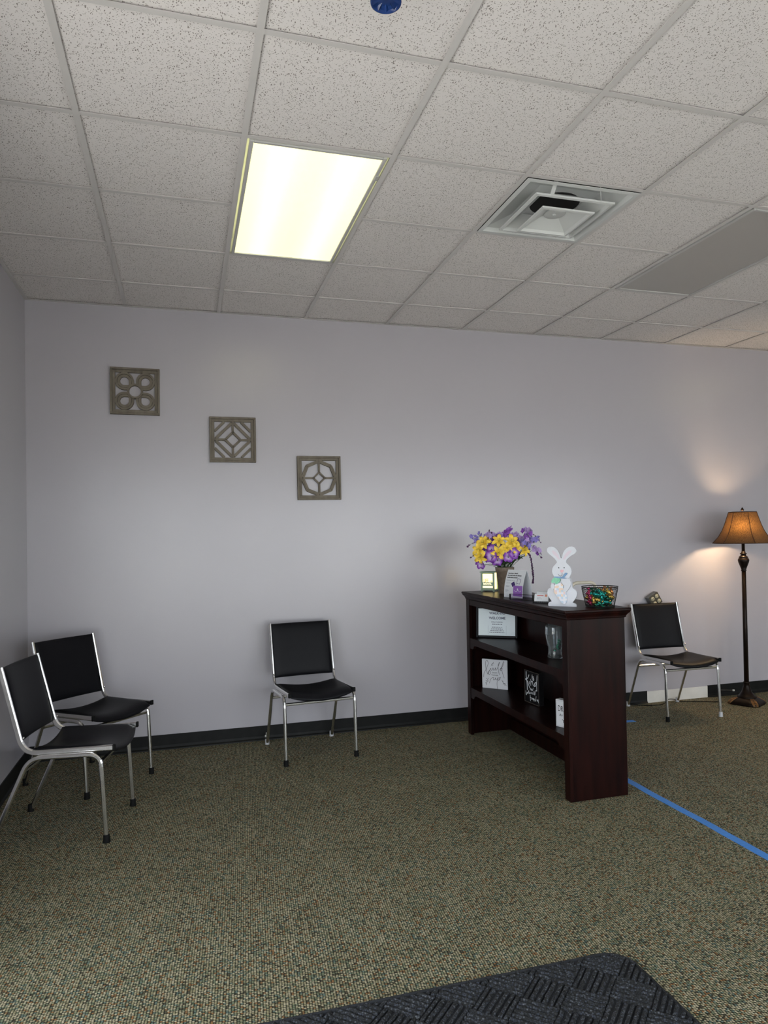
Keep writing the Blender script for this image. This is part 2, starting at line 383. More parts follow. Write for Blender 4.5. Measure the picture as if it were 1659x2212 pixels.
ftop = RY(-4) - YF; frontt = tile(0.004, T - 0.004, T - ftop + 0.001, T - 0.004)
used = {(c, r) for c, r in LIT + OFF} | {(c, r + 1) for c, r in LIT + OFF} | {VENT}
for i in range(-1, NC):
    for j in range(-5, 5):
        # cell between RY(j) and RY(j+1)
        if (i, j) in used: continue
        m_ = backt if j == 4 else (frontt if j == -5 else full)
        o = link('ceiling_tile', m_, ceil, loc=(i * T, RY(j), H + 0.0085 + random.uniform(-0.0008, 0.0008)))

# fluorescent troffers
def diffuser_mat(name, lit):
    m = mat(name, (0.42, 0.395, 0.375) if not lit else (0.8, 0.78, 0.6), 0.32); N, L, b = nodes(m)
    tc = N.new('ShaderNodeTexCoord'); mp = N.new('ShaderNodeMapping'); mp.inputs['Rotation'].default_value = (0, 0, R(45)); mp.inputs['Scale'].default_value = (210, 210, 0); L.new(tc.outputs['Object'], mp.inputs[0])
    ck = N.new('ShaderNodeTexVoronoi'); ck.voronoi_dimensions = '2D'; ck.inputs['Randomness'].default_value = 0; ck.inputs['Scale'].default_value = 1; L.new(mp.outputs[0], ck.inputs['Vector'])
    bump(m, ck.outputs['Distance'], 0.35, 0.002)
    if lit:
        sx = N.new('ShaderNodeSeparateXYZ'); L.new(tc.outputs['Object'], sx.inputs[0])
        # the two tubes behind the prismatic sheet
        s1 = N.new('ShaderNodeMath'); s1.operation = 'MULTIPLY'; s1.inputs[1].default_value = 2 * PI / 0.285; L.new(sx.outputs[0], s1.inputs[0])
        s2 = N.new('ShaderNodeMath'); s2.operation = 'COSINE'; L.new(s1.outputs[0], s2.inputs[0])
        r = ramp(N, [(0.0, (0.76, 0.73, 0.38)), (0.6, (0.86, 0.83, 0.43)), (1.0, (1.0, 0.97, 0.52))])
        mr = N.new('ShaderNodeMapRange'); mr.inputs[1].default_value = -1; mr.inputs[2].default_value = 1; mr.inputs[3].default_value = 1; mr.inputs[4].default_value = 0
        L.new(s2.outputs[0], mr.inputs[0]); L.new(mr.outputs[0], r.inputs[0]); L.new(r.outputs[0], b.inputs['Emission Color'])
        b.inputs['Emission Strength'].default_value = LIGHT_PANEL
    return m
M_DIFF_ON, M_DIFF_OFF = diffuser_mat('lit_prismatic_diffuser', True), diffuser_mat('unlit_prismatic_diffuser', False)
M_FRAME = mat('light_door_frame', (0.50, 0.49, 0.48), 0.35)
def troffer(c, r, lit, label):
    cx, cy = (c + 0.5) * T, RY(r + 1)
    t = thing('ceiling_light', label, 'ceiling light', (cx, cy, H), 0, 'fluorescent troffers in the ceiling grid')
    hx, hy = T / 2 - 0.006, T - 0.006
    MB().box(-hx, hx, -hy, hy, 0.09, 0.10).box(-hx, -hx + 0.003, -hy, hy, 0.012, 0.09).box(hx - 0.003, hx, -hy, hy, 0.012, 0.09).box(-hx, hx, -hy, -hy + 0.003, 0.012, 0.09).box(-hx, hx, hy - 0.003, hy, 0.012, 0.09).build('housing', M_WHITEMETAL, t)
    fx, fy, w = hx - 0.016, hy - 0.012, 0.016
    fr = MB().bbox(-fx, -fx + w, -fy, fy, -0.004, 0.012, 0.002).bbox(fx - w, fx, -fy, fy, -0.004, 0.012, 0.002).bbox(-fx + w, fx - w, -fy, -fy + w, -0.004, 0.012, 0.002).bbox(-fx + w, fx - w, fy - w, fy, -0.004, 0.012, 0.002).build('door_frame', M_FRAME, t)
    MB().bbox(-0.008, 0.008, -0.02, 0.02, -0.006, -0.001, 0.001).build('latch', M_FRAME, fr, loc=(fx - 0.004, -fy * 0.72, -0.001))
    d = MB(); nx, ny = 6, 10; x0, x1, y0, y1 = -fx + w, fx - w, -fy + w, fy - w
    vs, fs = [], []
    for a in range(nx + 1):
        for b_ in range(ny + 1):
            sag = -0.006 * math.sin(PI * a / nx) * math.sin(PI * b_ / ny)
            vs.append((x0 + (x1 - x0) * a / nx, y0 + (y1 - y0) * b_ / ny, 0.002 + sag))
    for a in range(nx):
        for b_ in range(ny): q = a * (ny + 1) + b_; fs.append((q, q + 1, q + ny + 2, q + ny + 1))
    d.add(vs, fs, True); o2 = len(vs); d.add([(x, y, z + 0.003) for x, y, z in vs], [f[::-1] for f in fs], True)
    d.build('diffuser', M_DIFF_ON if lit else M_DIFF_OFF, t)
    return t
troffer(1, 1, True, 'lit fluorescent ceiling light glowing warm yellow')
troffer(9, 1, True, 'lit fluorescent ceiling light farther along the row, beyond the unlit one')
troffer(5, 1, False, 'unlit fluorescent ceiling light with a grey diffuser')

# air diffuser with dropped square cones
vx, vy = (VENT[0] + 0.5) * T, RY(VENT[1]) + T / 2
t = thing('air_vent', 'square white ceiling air vent with stepped cones and open duct', 'vent', (vx, vy, H))
def frustum(mb, a0, z0, a1, z1, th=0.0015, seg=1):
    v = []
    for (a, z) in ((a0, z0), (a1, z1)):
        v += [(-a, -a, z), (a, -a, z), (a, a, z), (-a, a, z)]
    v += [(x, y, z + th) for x, y, z in v]
    f = [(k, (k + 1) % 4, 4 + (k + 1) % 4, 4 + k) for k in range(4)] + [(8 + k, 12 + k, 12 + (k + 1) % 4, 8 + (k + 1) % 4) for k in range(4)]
    f += [(k, 8 + k, 8 + (k + 1) % 4, (k + 1) % 4) for k in range(4)] + [(4 + k, 4 + (k + 1) % 4, 12 + (k + 1) % 4, 12 + k) for k in range(4)]
    mb.add(v, f)
mb = MB(); A = 0.290
frustum(mb, A, -0.004, A - 0.022, -0.006); frustum(mb, A - 0.022, -0.006, A - 0.034, 0.012); frustum(mb, A - 0.034, 0.012, 0.16, 0.045); mb.build('pan', M_WHITEMETAL, t)
mb = MB(); n = 32
# collar plate with a round opening
vs = []
for k in range(n):
    a = 2 * PI * k / n; c_, s_ = math.cos(a), math.sin(a); q = 0.162 / max(abs(c_), abs(s_)); vs += [(q * c_, q * s_, 0.045), (0.122 * c_, 0.122 * s_, 0.045)]
mb.add(vs, [(2 * k, 2 * ((k + 1) % n), 2 * ((k + 1) % n) + 1, 2 * k + 1) for k in range(n)])
mb.build('collar', M_WHITEMETAL, t)
MB().lathe([(0.122, 0.0445), (0.122, 0.25), (0.0, 0.25)], 32).build('duct', M_BLACK, t, 'black round duct opening')
mb = MB(); frustum(mb, 0.206, -0.030, 0.205, -0.036); frustum(mb, 0.205, -0.036, 0.192, -0.038); frustum(mb, 0.192, -0.038, 0.183, -0.024); frustum(mb, 0.183, -0.024, 0.118, 0.022); mb.build('cone_ring', M_WHITEMETAL, t, loc=(0, 0, 0.012))
mb = MB(); frustum(mb, 0.138, -0.058, 0.137, -0.064); frustum(mb, 0.137, -0.064, 0.125, -0.066); frustum(mb, 0.125, -0.066, 0.117, -0.054); frustum(mb, 0.117, -0.054, 0.045, -0.016)
mb.box(-0.046, 0.046, -0.046, 0.046, -0.0165, -0.0145); c2 = mb.build('cone_center', M_WHITEMETAL, t, loc=(0, 0, 0.016))
MB().lathe([(0.0, -0.0235), (0.050, -0.0235), (0.053, -0.021), (0.053, -0.0165)], 32).build('disc', M_WHITEMETAL, c2)
MB().lathe([(0.0, -0.0285), (0.008, -0.0275), (0.010, -0.0235)], 14).build('screw', M_WHITEMETAL, c2)
for sx in (-1, 1):
    for sy in (-1, 1):
        mb = MB(); mb.add([(-0.0009, 0.0, -0.026), (-0.0009, 0.022, -0.026), (-0.0009, 0.05, 0.040), (-0.0009, 0.026, 0.040), (0.0009, 0.0, -0.026), (0.0009, 0.022, -0.026), (0.0009, 0.05, 0.040), (0.0009, 0.026, 0.040)], [(0, 1, 2, 3), (7, 6, 5, 4), (0, 4, 5, 1), (1, 5, 6, 2), (2, 6, 7, 3), (3, 7, 4, 0)])
        mb.build('bracket', M_WHITEMETAL, t, loc=(sx * 0.135, sy * 0.200, 0.004), rot=(0, 0, R(35 * sx * sy) + (0 if sy > 0 else PI)))
# blue canister hanging at the top edge
M_BLUEPL = noise_mat('translucent_blue_plastic', (0.010, 0.035, 0.16), (0.02, 0.06, 0.24), 12, 0.12, 0, Transmission_Weight=0.25)
t = thing('hanging_canister', 'glossy dark blue round canister hanging from the ceiling', 'canister', (0.914, -3.28, H))
MB().lathe([(0.048, 0.0), (0.046, -0.06), (0.043, -0.105), (0.0425, -0.112), (0.039, -0.113), (0.039, -0.10)], 40).build('body', M_BLUEPL, t)
mb = MB(); n = 40
vs = [(0, 0, -0.092)] + [(0.0395 * math.cos(2 * PI * k / n), 0.0395 * math.sin(2 * PI * k / n), -0.103 - (0.006 if k % 4 == 0 else 0)) for k in range(n)]
mb.add(vs, [(0, 1 + k, 1 + (k + 1) % n) for k in range(n)]); mb.build('faceted_lens', M_BLUEPL, t)
MB().lathe([(0.055, 0.0), (0.055, -0.006), (0.045, -0.012)], 32).build('mount', M_BLACK, t)

# ================================================================== CHAIRS
LEGX, RAILX = 0.232, 0.211
def pillow(us, f, th, nu=14, nv=14, p=8):
    # f(u,v) -> (centre point, normal); u,v in -1..1
    mb = MB(); top, bot = [], []
    for a in range(nu + 1):
        for b_ in range(nv + 1):
            u = math.sin((-1 + 2 * a / nu) * PI / 2); v = math.sin((-1 + 2 * b_ / nv) * PI / 2)
            c, n_ = f(u, v); k = th * max(0.0, (1 - abs(u) ** p) * (1 - abs(v) ** p)) ** 0.5 + 0.003
            top.append(c + n_ * k); bot.append(c - n_ * k)
    N_ = (nu + 1) * (nv + 1); f1 = []
    for a in range(nu):
        for b_ in range(nv): q = a * (nv + 1) + b_; f1.append((q, q + nv + 1, q + nv + 2, q + 1))
    fs = f1 + [tuple(N_ + i for i in x[::-1]) for x in f1]
    edge = [a * (nv + 1) for a in range(nu + 1)] + [nu * (nv + 1) + b_ for b_ in range(1, nv + 1)] + [a * (nv + 1) + nv for a in range(nu - 1, -1, -1)] + [b_ for b_ in range(nv - 1, 0, -1)]
    for i in range(len(edge)): a, b_ = edge[i], edge[(i + 1) % len(edge)]; fs.append((a, b_, N_ + b_, N_ + a))
    return mb.add(top + bot, fs, True)
def seat_f(u, v):
    y = -0.1 + v * 0.188; z = 0.452 - 0.026 * (1 - u * u) - 0.012 * (0.5 - 0.5 * v) ** 0 + 0.0
    if v < -0.6: z -= 0.016 * ((-0.6 - v) / 0.4) ** 2
    yy = y - (0.022 * (1 - u * u) if v < 0 else 0.010 * (1 - u * u)) * abs(v)
    return Vector((u * 0.203, yy, z)), Vector((0, -0.06 if v < -0.6 else 0.02, 1)).normalized()
def back_f(u, v):
    k = (v + 1) / 2; y = 0.140 + k * 0.074 + 0.012 * (1 - u * u); z = 0.474 + k * 0.356
    return Vector((u * 0.203, y, z)), Vector((0, -0.98, 0.2)).normalized()
def chair_meshes():
    out = {}
    out['seat'] = pillow(None, seat_f, 0.016).mesh('seat')
    out['backrest'] = pillow(None, back_f, 0.015).mesh('backrest')
    for me in out.values(): me.materials.append(M_VINYL)
    def add(k, mb, m):
        me = mb.mesh(k); me.materials.append(m); out[k] = me
    front = fillet([(0, -0.262, 0.004), (0, -0.238, 0.418), (0, -0.07, 0.414)], 0.062, 7)
    rear = fillet([(0, 0.262, 0.004), (0, 0.085, 0.411), (0, -0.072, 0.414)], 0.062, 7)
    add('leg_front', MB().sweep(front, 0.020, 0.020, side=(1, 0, 0), smooth=False), M_CHROME)
    add('leg_rear', MB().sweep(rear, 0.020, 0.020, side=(1, 0, 0), smooth=False), M_CHROME)
    rail = fillet([(0, -0.290, 0.439), (0, 0.118, 0.426), (0, 0.220, 0.833)], 0.075, 8)
    add('side_rail', MB().sweep(rail, 0.017, 0.026, side=(1, 0, 0), smooth=False), M_CHROME)
    add('end_plug', MB().bbox(-0.0095, 0.0095, -0.300, -0.288, 0.425, 0.453, 0.002), M_RUBBER)
    add('stretcher_front', MB().sweep([(-LEGX + 0.008, -0.236, 0.374), (LEGX - 0.008, -0.236, 0.374)], 0.018, 0.016, side=(0, 0, 1), smooth=False), M_CHROME)
    add('stretcher_rear', MB().sweep([(-LEGX + 0.008, 0.108, 0.352), (LEGX - 0.008, 0.108, 0.352)], 0.018, 0.016, side=(0, 0, 1), smooth=False), M_CHROME)
    cap = [(0.0, 0.0), (0.0160, 0.0), (0.0165, 0.004), (0.0150, 0.010), (0.0146, 0.034), (0.0130, 0.037), (0.0, 0.037)]
    add('cap_black', MB().lathe(cap, 14), M_RUBBER); add('cap_white', MB().lathe(cap, 14), M_CAPWHITE)
    add('rivet', MB().lathe([(0.007, 0.0), (0.006, 0.004), (0.0, 0.006)], 12).xf(Matrix.Rotation(R(90), 4, 'X')), M_CHROME)
    return out
CH = chair_meshes()
def chair(label, loc, rz, caps):
    # caps: front-left, front-right, rear-left, rear-right ('b' or 'w'), seen from the front
    t = thing('waiting_chair', label, 'chair', loc, rz, 'black and chrome waiting room chairs')
    link('seat', CH['seat'], t); link('backrest', CH['backrest'], t)
    k = 0
    for ys, key in ((-0.262, 'leg_front'), (0.262, 'leg_rear')):
        for sx in (-1, 1):
            lg = link('leg', CH[key], t, loc=(sx * LEGX, 0, 0))
            link('foot_cap', CH['cap_black' if caps[k] == 'b' else 'cap_white'], lg, loc=(0, ys, 0), label=None if caps[k] == 'b' else 'pale plastic foot cap'); k += 1
    for sx in (-1, 1):
        rl = link('side_rail', CH['side_rail'], t, loc=(sx * RAILX, 0, 0)); link('end_plug', CH['end_plug'], rl)
        link('rivet', CH['rivet'], rl, loc=(0, 0.118, 0.50))
    link('stretcher', CH['stretcher_front'], t); link('stretcher', CH['stretcher_rear'], t)
    return t
chair('black vinyl chair standing alone against the back wall below the three wall plaques', (1.153, -0.352, 0), R(6.6), 'bbww')
chair('nearest black vinyl chair at the left edge, turned sideways by the side wall', (-0.219, -1.207, 0), R(79.1), 'bbbb')
chair('black vinyl chair set diagonally in the room corner behind another chair', (-0.196, -0.487, 0), R(46.0), 'bbbb')
chair('black vinyl chair between the dark bookcase and the floor lamp', (4.040, -0.304, 0), R(-1.6), 'bwww')

# ================================================================== BOOKCASE
BX0, BX1, BY0, BY1, BZ = 2.300, 2.646, -1.757, -0.330, 1.012
bk = thing('bookcase', 'dark cherry wood bookcase with two open shelves, standing out from the wall', 'bookcase', (0, 0, 0))
bk.location = (BX0, (BY0 + BY1) / 2, 0)
def bpart(name, mb, parent=bk, m=M_WOOD, label=None):
    mb.xf(Matrix.Translation((-BX0, -(BY0 + BY1) / 2, 0))); return mb.build(name, m, parent, label)
bpart('side_panel', MB().bbox(BX0, BX1, BY0, BY0 + 0.022, 0, 0.962, 0.002))
bpart('side_panel', MB().bbox(BX0, BX1, BY1 - 0.022, BY1, 0, 0.962, 0.002))
bpart('stile', MB().bbox(BX0 - 0.004, BX0 + 0.018, BY0 - 0.001, BY0 + 0.058, 0, 0.962, 0.003))
bpart('stile', MB().bbox(BX0 - 0.004, BX0 + 0.018, BY1 - 0.058, BY1 + 0.001, 0, 0.962, 0.003))
bpart('back_panel', MB().box(BX1 - 0.014, BX1 - 0.004, BY0 + 0.022, BY1 - 0.022, 0.0, 0.962))
bpart('kick_rail', MB().bbox(BX1 - 0.034, BX1 - 0.0145, BY0 + 0.0225, BY1 - 0.0225, 0.0, 0.085, 0.002))
ov = 0.028
bpart('top', MB().bbox(BX0 - ov, BX1 + ov, BY0 - ov, BY1 + ov, BZ - 0.016, BZ, 0.004))
mb = MB(); prof = [(0.0, 0.958), (0.006, 0.962), (0.007, 0.970), (0.013, 0.980), (0.021, 0.988), (0.024, 0.996)]
vs, fs = [], []
for (e, z) in prof: vs += [(BX0 - e, BY0 - e, z), (BX1 + e, BY0 - e, z), (BX1 + e, BY1 + e, z), (BX0 - e, BY1 + e, z)]
for i in range(len(prof) - 1):
    for k in range(4): fs.append((i * 4 + k, i * 4 + (k + 1) % 4, i * 4 + 4 + (k + 1) % 4, i * 4 + 4 + k))
fs += [(3, 2, 1, 0), tuple(len(vs) - 4 + k for k in range(4))]
mb.add(vs, fs); bpart('crown_moulding', mb)
bpart('apron', MB().bbox(BX0 - 0.002, BX0 + 0.018, BY0 + 0.058, BY1 - 0.058, 0.918, 0.958, 0.002))
def shelf_(z):
    ya, yb_ = BY0 + 0.0225, BY1 - 0.0225
    s_ = bpart('shelf', MB().box(BX0 + 0.018, BX1 - 0.0145, ya, yb_, z - 0.022, z))
    a, b_ = BY0 + 0.058, BY1 - 0.058; lo, hi = z - 0.074, z - 0.045
    pts = [(a, z), (a, lo), (a + 0.045, lo), (a + 0.062, lo + 0.010), (a + 0.068, hi - 0.006), (a + 0.085, hi), (b_ - 0.085, hi), (b_ - 0.068, hi - 0.006), (b_ - 0.062, lo + 0.010), (b_ - 0.045, lo), (b_, lo), (b_, z)]
    mb = MB(); mb.prism(pts, BX0 - 0.001, BX0 + 0.0175, 'x'); bpart('shelf_rail', mb, s_)
shelf_(0.686); shelf_(0.336)
# ---------------------------------------------------------------- things on the lower shelf
Z2 = 0.336
M_PAPERWHITE = noise_mat('white_painted_board', (0.72, 0.72, 0.76), (0.66, 0.66, 0.70), 8, 0.55)
M_INK = mat('dark_ink', (0.03, 0.03, 0.035), 0.7)
M_WHITEINK = mat('white_ink', (0.72, 0.74, 0.76), 0.6)
M_DARKBOARD = noise_mat('black_board', (0.006, 0.0055, 0.006), (0.009, 0.008, 0.009), 15, 0.6, Specular_IOR_Level=0.12)
t = thing('block_sign', 'white wooden block sign with handwritten build each other up', 'sign', (2.4365, -0.4925, Z2), R(-46.7))
w, h = 0.192, 0.205
MB().bbox(-w / 2, w / 2, 0.0, 0.006, 0, h, 0.0025).build('face', M_PAPERWHITE, t)
MB().box(-w / 2 + 0.001, w / 2 - 0.001, 0.0065, 0.036, 0.001, h - 0.001).build('block', M_DARKBOARD, t)
U = lambda x, y: (-w / 2 + (x - 165) / 475.0 * w, h - (y - 110 - (x - 165) * 0.085) / 520.0 * h)
mb = MB()
for st in ([(195, 440), (205, 370), (245, 300), (285, 200), (265, 140), (235, 180), (245, 300), (275, 390)],
           [(275, 390), (300, 330), (325, 340), (320, 385), (295, 390), (290, 360), (310, 320), (335, 280)],
           [(335, 280), (340, 320), (365, 310), (375, 275), (385, 320), (405, 310), (420, 275), (425, 320), (450, 300), (490, 210), (505, 180), (480, 200), (470, 280), (490, 400)],
           [(500, 320), (530, 270), (545, 300), (520, 330), (510, 310), (540, 270), (580, 190), (570, 170), (540, 260), (545, 350), (580, 460)],
           [(305, 550), (320, 490), (360, 450), (385, 450), (380, 490), (410, 480), (420, 450), (425, 490), (450, 480), (460, 450), (445, 560), (455, 660)],
           [(455, 470), (490, 450), (500, 480), (470, 500), (520, 440)],
           [(340, 400), (372, 404)], [(430, 362), (462, 370)], [(340, 240), (370, 200), (385, 175)], [(345, 215), (360, 212)], [(372, 200), (392, 205)], [(360, 240), (380, 240)],
           [(240, 585), (250, 530), (285, 455)], [(225, 540), (245, 555)], [(232, 495), (255, 510)], [(265, 530), (285, 500)], [(240, 460), (262, 470)],
           [(615, 590), (560, 540), (535, 490)], [(585, 590), (590, 565)], [(560, 575), (565, 545)], [(600, 555), (578, 553)], [(565, 515), (550, 518)]):
    ribbon(mb, [U(*p) for p in st], 0.0022, -0.0002)
mb.build('lettering', M_INK, t, 'dark handwritten script build and up with leaf sprigs')
text_part('EACH', 0.0125, M_INK, t, (-0.002, -0.0002, 0.108)); text_part('OTHER', 0.0125, M_INK, t, (0.006, -0.0002, 0.091))
t = thing('block_sign', 'small black block sign with white brushed lettering be kind', 'sign', (2.4745, -0.979, Z2), R(-86.2))
w, h = 0.175, 0.204
MB().bbox(-w / 2, w / 2, 0.0, 0.036, 0, h, 0.0015).build('block', M_DARKBOARD, t)
M_RIMGREY = mat('grey_edge_line', (0.16, 0.13, 0.11), 0.6)
mb = MB()
for (a, b_, c_, d_) in ((-w / 2 + 0.001, w / 2 - 0.001, 0.001, 0.0025), (-w / 2 + 0.001, w / 2 - 0.001, h - 0.0025, h - 0.001), (-w / 2 + 0.001, -w / 2 + 0.0025, 0.0025, h - 0.0025), (w / 2 - 0.0025, w / 2 - 0.001, 0.0025, h - 0.0025)): mb.box(a, b_, -0.0006, 0.0002, c_, d_)
mb.build('edge_line', M_RIMGREY, t)
U = lambda x, y: (-w / 2 + (x - 925) / 265.0 * w, h - (y - 300 - (x - 925) * 0.345) / 580.0 * h)
mb = MB()
for st, lw in (([(962, 340), (962, 430), (975, 540), (980, 680)], 0.0075), ([(1015, 400), (990, 460), (945, 475)], 0.006), ([(945, 480), (985, 520), (1010, 600), (1030, 650)], 0.006), ([(1020, 520), (1022, 575)], 0.006), ([(1045, 480), (1048, 520), (1045, 600)], 0.005), ([(1048, 540), (1075, 520), (1085, 580), (1095, 610)], 0.005),
               ([(1150, 540), (1120, 560), (1110, 610), (1135, 600), (1160, 510), (1165, 415)], 0.006), ([(1165, 415), (1155, 560), (1155, 700)], 0.006),
               ([(1075, 400), (1072, 470), (1090, 480), (1095, 440), (1078, 450)], 0.0045), ([(1085, 505), (1105, 495), (1100, 470), (1088, 490), (1105, 515)], 0.004),
               ([(1030, 670), (1045, 655), (1050, 690), (1062, 660), (1075, 690), (1090, 640)], 0.004),
               ([(950, 690), (955, 770), (975, 720), (985, 745), (1005, 690), (1010, 750), (1030, 720), (1045, 750), (1065, 720), (1085, 760), (1105, 700), (1115, 770), (1135, 690), (1150, 700)], 0.004),
               ([(1030, 770), (1035, 880)], 0.004), ([(1025, 810), (1050, 820), (1062, 850), (1080, 825), (1085, 860), (1100, 830), (1100, 885)], 0.0038), ([(1110, 840), (1125, 880), (1140, 790)], 0.0038), ([(1150, 850), (1160, 880), (1172, 850), (1182, 910)], 0.0038)):
    ribbon(mb, [U(*p) for p in st], lw, -0.0002)
mb.build('lettering', M_WHITEINK, t, 'white brush lettering reading be kind')
t = thing('block_sign', 'white block sign with letters DR, half hidden by the near bookcase end', 'sign', (2.3765, -1.558, Z2), R(-67.7))
w, h = 0.112, 0.152
MB().bbox(-w / 2, w / 2, 0.0, 0.040, 0, h, 0.002).build('block', M_PAPERWHITE, t)
mb = MB()
for (a, b_, c_, d_) in ((-w / 2 + 0.006, w / 2 - 0.006, 0.006, 0.007), (-w / 2 + 0.006, w / 2 - 0.006, h - 0.007, h - 0.006), (-w / 2 + 0.006, -w / 2 + 0.007, 0.007, h - 0.007), (w / 2 - 0.007, w / 2 - 0.006, 0.007, h - 0.007)): mb.box(a, b_, -0.0006, 0.0002, c_, d_)
mb.build('edge_line', mat('grey_pencil', (0.35, 0.35, 0.37), 0.7), t)
text_part('DR', 0.046, M_INK, t, (-0.041, -0.0002, 0.088), align='LEFT', sx=0.62)
text_part('An', 0.020, M_INK, t, (-0.032, -0.0002, 0.062), align='LEFT', shear=0.3)
text_part('Y', 0.030, M_INK, t, (-0.012, -0.0002, 0.026), align='LEFT')
# ---------------------------------------------------------------- upper shelf
Z1s = 0.686
t = thing('framed_notice', 'black framed notice WALK-INS WELCOME leaning on the upper shelf', 'picture frame', (2.469, -0.4665, Z1s + 0.001), R(-35.3))
t.rotation_euler = (R(-5), 0, R(-35.3))
w, h, fwid = 0.296, 0.222, 0.016
fr = MB().bbox(-w / 2, -w / 2 + fwid, -0.004, 0.012, 0, h, 0.002).bbox(w / 2 - fwid, w / 2, -0.004, 0.012, 0, h, 0.002).bbox(-w / 2 + fwid, w / 2 - fwid, -0.004, 0.012, 0, fwid, 0.002).bbox(-w / 2 + fwid, w / 2 - fwid, -0.004, 0.012, h - fwid, h, 0.002)
fr.build('frame', mat('black_frame', (0.006, 0.006, 0.009), 0.4, Specular_IOR_Level=0.12), t)
M_NOTICE = noise_mat('pale_blue_paper', (0.84, 0.92, 0.96), (0.86, 0.93, 0.98), 5, 0.5)
MB().box(-w / 2 + fwid, w / 2 - fwid, 0.003, 0.006, fwid, h - fwid).build('paper', M_NOTICE, t)
M_NAVY = mat('navy_print', (0.08, 0.09, 0.16), 0.7); M_GREYPRINT = mat('grey_print', (0.33, 0.36, 0.42), 0.7)
text_part('WALK-INS', 0.0245, M_NAVY, t, (0.004, 0.0024, 0.165), bold=0.0004); text_part('WELCOME', 0.0245, M_NAVY, t, (0.004, 0.0024, 0.131), bold=0.0004)
mb = MB(); random.seed(3)
def greek(mb, x0, x1, z, hh, y=0.0022):
    x = x0
    while x < x1 - 0.002:
        ww = min(random.uniform(0.004, 0.013), x1 - x); mb.box(x, x + ww, y, y + 0.0006, z, z + hh * random.uniform(0.7, 1)); x += ww + 0.003
greek(mb, -0.038, 0.044, 0.108, 0.008); greek(mb, -0.032, 0.038, 0.092, 0.008)
for k in range(4): greek(mb, -0.034 - 0.006 * k, 0.040 + 0.006 * k, 0.072 - 0.012 * k, 0.006)
for x in (-0.062, 0.068): mb.box(x, x + 0.0008, 0.0022, 0.0028, 0.024, 0.086)
mb.build('fine_print', M_GREYPRINT, t)
# glass vase
def glass(name, col, rough=0.02, tr=1.0):
    return mat(name, col, rough, 0, Transmission_Weight=tr, IOR=1.48)
M_GLASS = glass('clear_glass', (0.82, 0.87, 0.90), 0.03, 0.95)
t = thing('glass_vase', 'clear fluted glass vase with beaded ribs on the upper shelf', 'vase', (2.453, -1.340, Z1s))
prof = [(0.046, 0.0), (0.048, 0.006), (0.042, 0.03), (0.043, 0.06), (0.053, 0.10), (0.058, 0.14), (0.056, 0.18), (0.050, 0.205)]
seg = 48; vs = []; fs = []
full_prof = [(r_, z_, 1) for r_, z_ in prof] + [(r_ - 0.0045, max(z_, 0.008), 0.6) for r_, z_ in prof[::-1]]
for (r_, z_, q) in full_prof:
    for k in range(seg):
        a = 2 * PI * k / seg; rr = r_ * (1 + 0.06 * q * abs(math.cos(4 * a)) - 0.03 * q); vs.append((rr * math.cos(a), rr * math.sin(a), z_))
m_ = len(full_prof)
for i in range(m_ - 1):
    for k in range(seg): k2 = (k + 1) % seg; fs.append((i * seg + k, i * seg + k2, (i + 1) * seg + k2, (i + 1) * seg + k))
fs += [tuple(range(seg))[::-1], tuple((m_ - 1) * seg + k for k in range(seg))]
MB().add(vs, fs, True).build('body', M_GLASS, t)
for a in (0.3, 1.87, 3.44, 5.01):
    mb = MB()
    for i in range(22):
        z_ = 0.008 + i * 0.0092
        for (r0, z0_), (r1, z1_) in zip(prof, prof[1:]):
            if z0_ <= z_ <= z1_: rr = r0 + (r1 - r0) * (z_ - z0_) / (z1_ - z0_)
        mb.ball((rr * 1.035 * math.cos(a + PI), rr * 1.035 * math.sin(a + PI), z_), 0.0038, 8, 6)
    mb.build('bead_rib', M_GLASS, t)
mb = MB()
for k in range(7): mb.ball((random.uniform(-0.005, 0.022), random.uniform(-0.024, 0.004), 0.040 + k * 0.0100), random.uniform(0.009, 0.013), 8, 5, (1, 1, 0.8))
tag(mb.build('green_ornament', noise_mat('green_foil', (0.0, 0.16, 0.08), (0.03, 0.36, 0.22), 60, 0.2, 0.6), loc=(2.453, -1.340, Z1s + 0.004)), 'green shiny filler inside the clear glass vase', 'filler')

# ================================================================== ON TOP OF THE BOOKCASE
ZT = BZ
# lantern
M_GREENWOOD = noise_mat('sage_green_wood', (0.26, 0.37, 0.28), (0.31, 0.43, 0.33), 30, 0.6)
M_GLOW = emis('lantern_paper', (1.0, 0.74, 0.31), 1.25)
t = thing('box_lantern', 'small sage green box lantern glowing, cut with LIFE is BEAUTIFUL', 'lantern', (2.4635, -0.3765, ZT), R(-42.5))
a, hh = 0.044, 0.146
for sx in (-1, 1):
    for sy in (-1, 1):
        MB().bbox(sx * a - 0.006, sx * a + 0.006, sy * a - 0.006, sy * a + 0.006, 0, hh - 0.012, 0.001).build('post', M_GREENWOOD, t)
MB().bbox(-a - 0.012, a + 0.012, -a - 0.012, a + 0.012, hh - 0.012, hh - 0.004, 0.002).build('roof', M_GREENWOOD, t)
MB().bbox(-a - 0.006, a + 0.006, -a - 0.006, a + 0.006, 0.008, 0.015, 0.001).build('floor_board', M_GREENWOOD, t)
MB().box(-a + 0.004, a - 0.004, -a + 0.004, a - 0.004, 0.0155, hh - 0.0125).build('glow_box', M_GLOW, t, 'warm glowing paper liner')
i_ = a - 0.006
for (z0, z1) in ((0.0155, 0.026), (0.040, 0.066), (hh - 0.020, hh - 0.0125)): MB().box(-i_, i_, -a - 0.003, -a + 0.001, z0, z1).build('front_fret', M_GREENWOOD, t)
M_GREENDARK = mat('dark_green_letters', (0.07, 0.09, 0.07), 0.6)
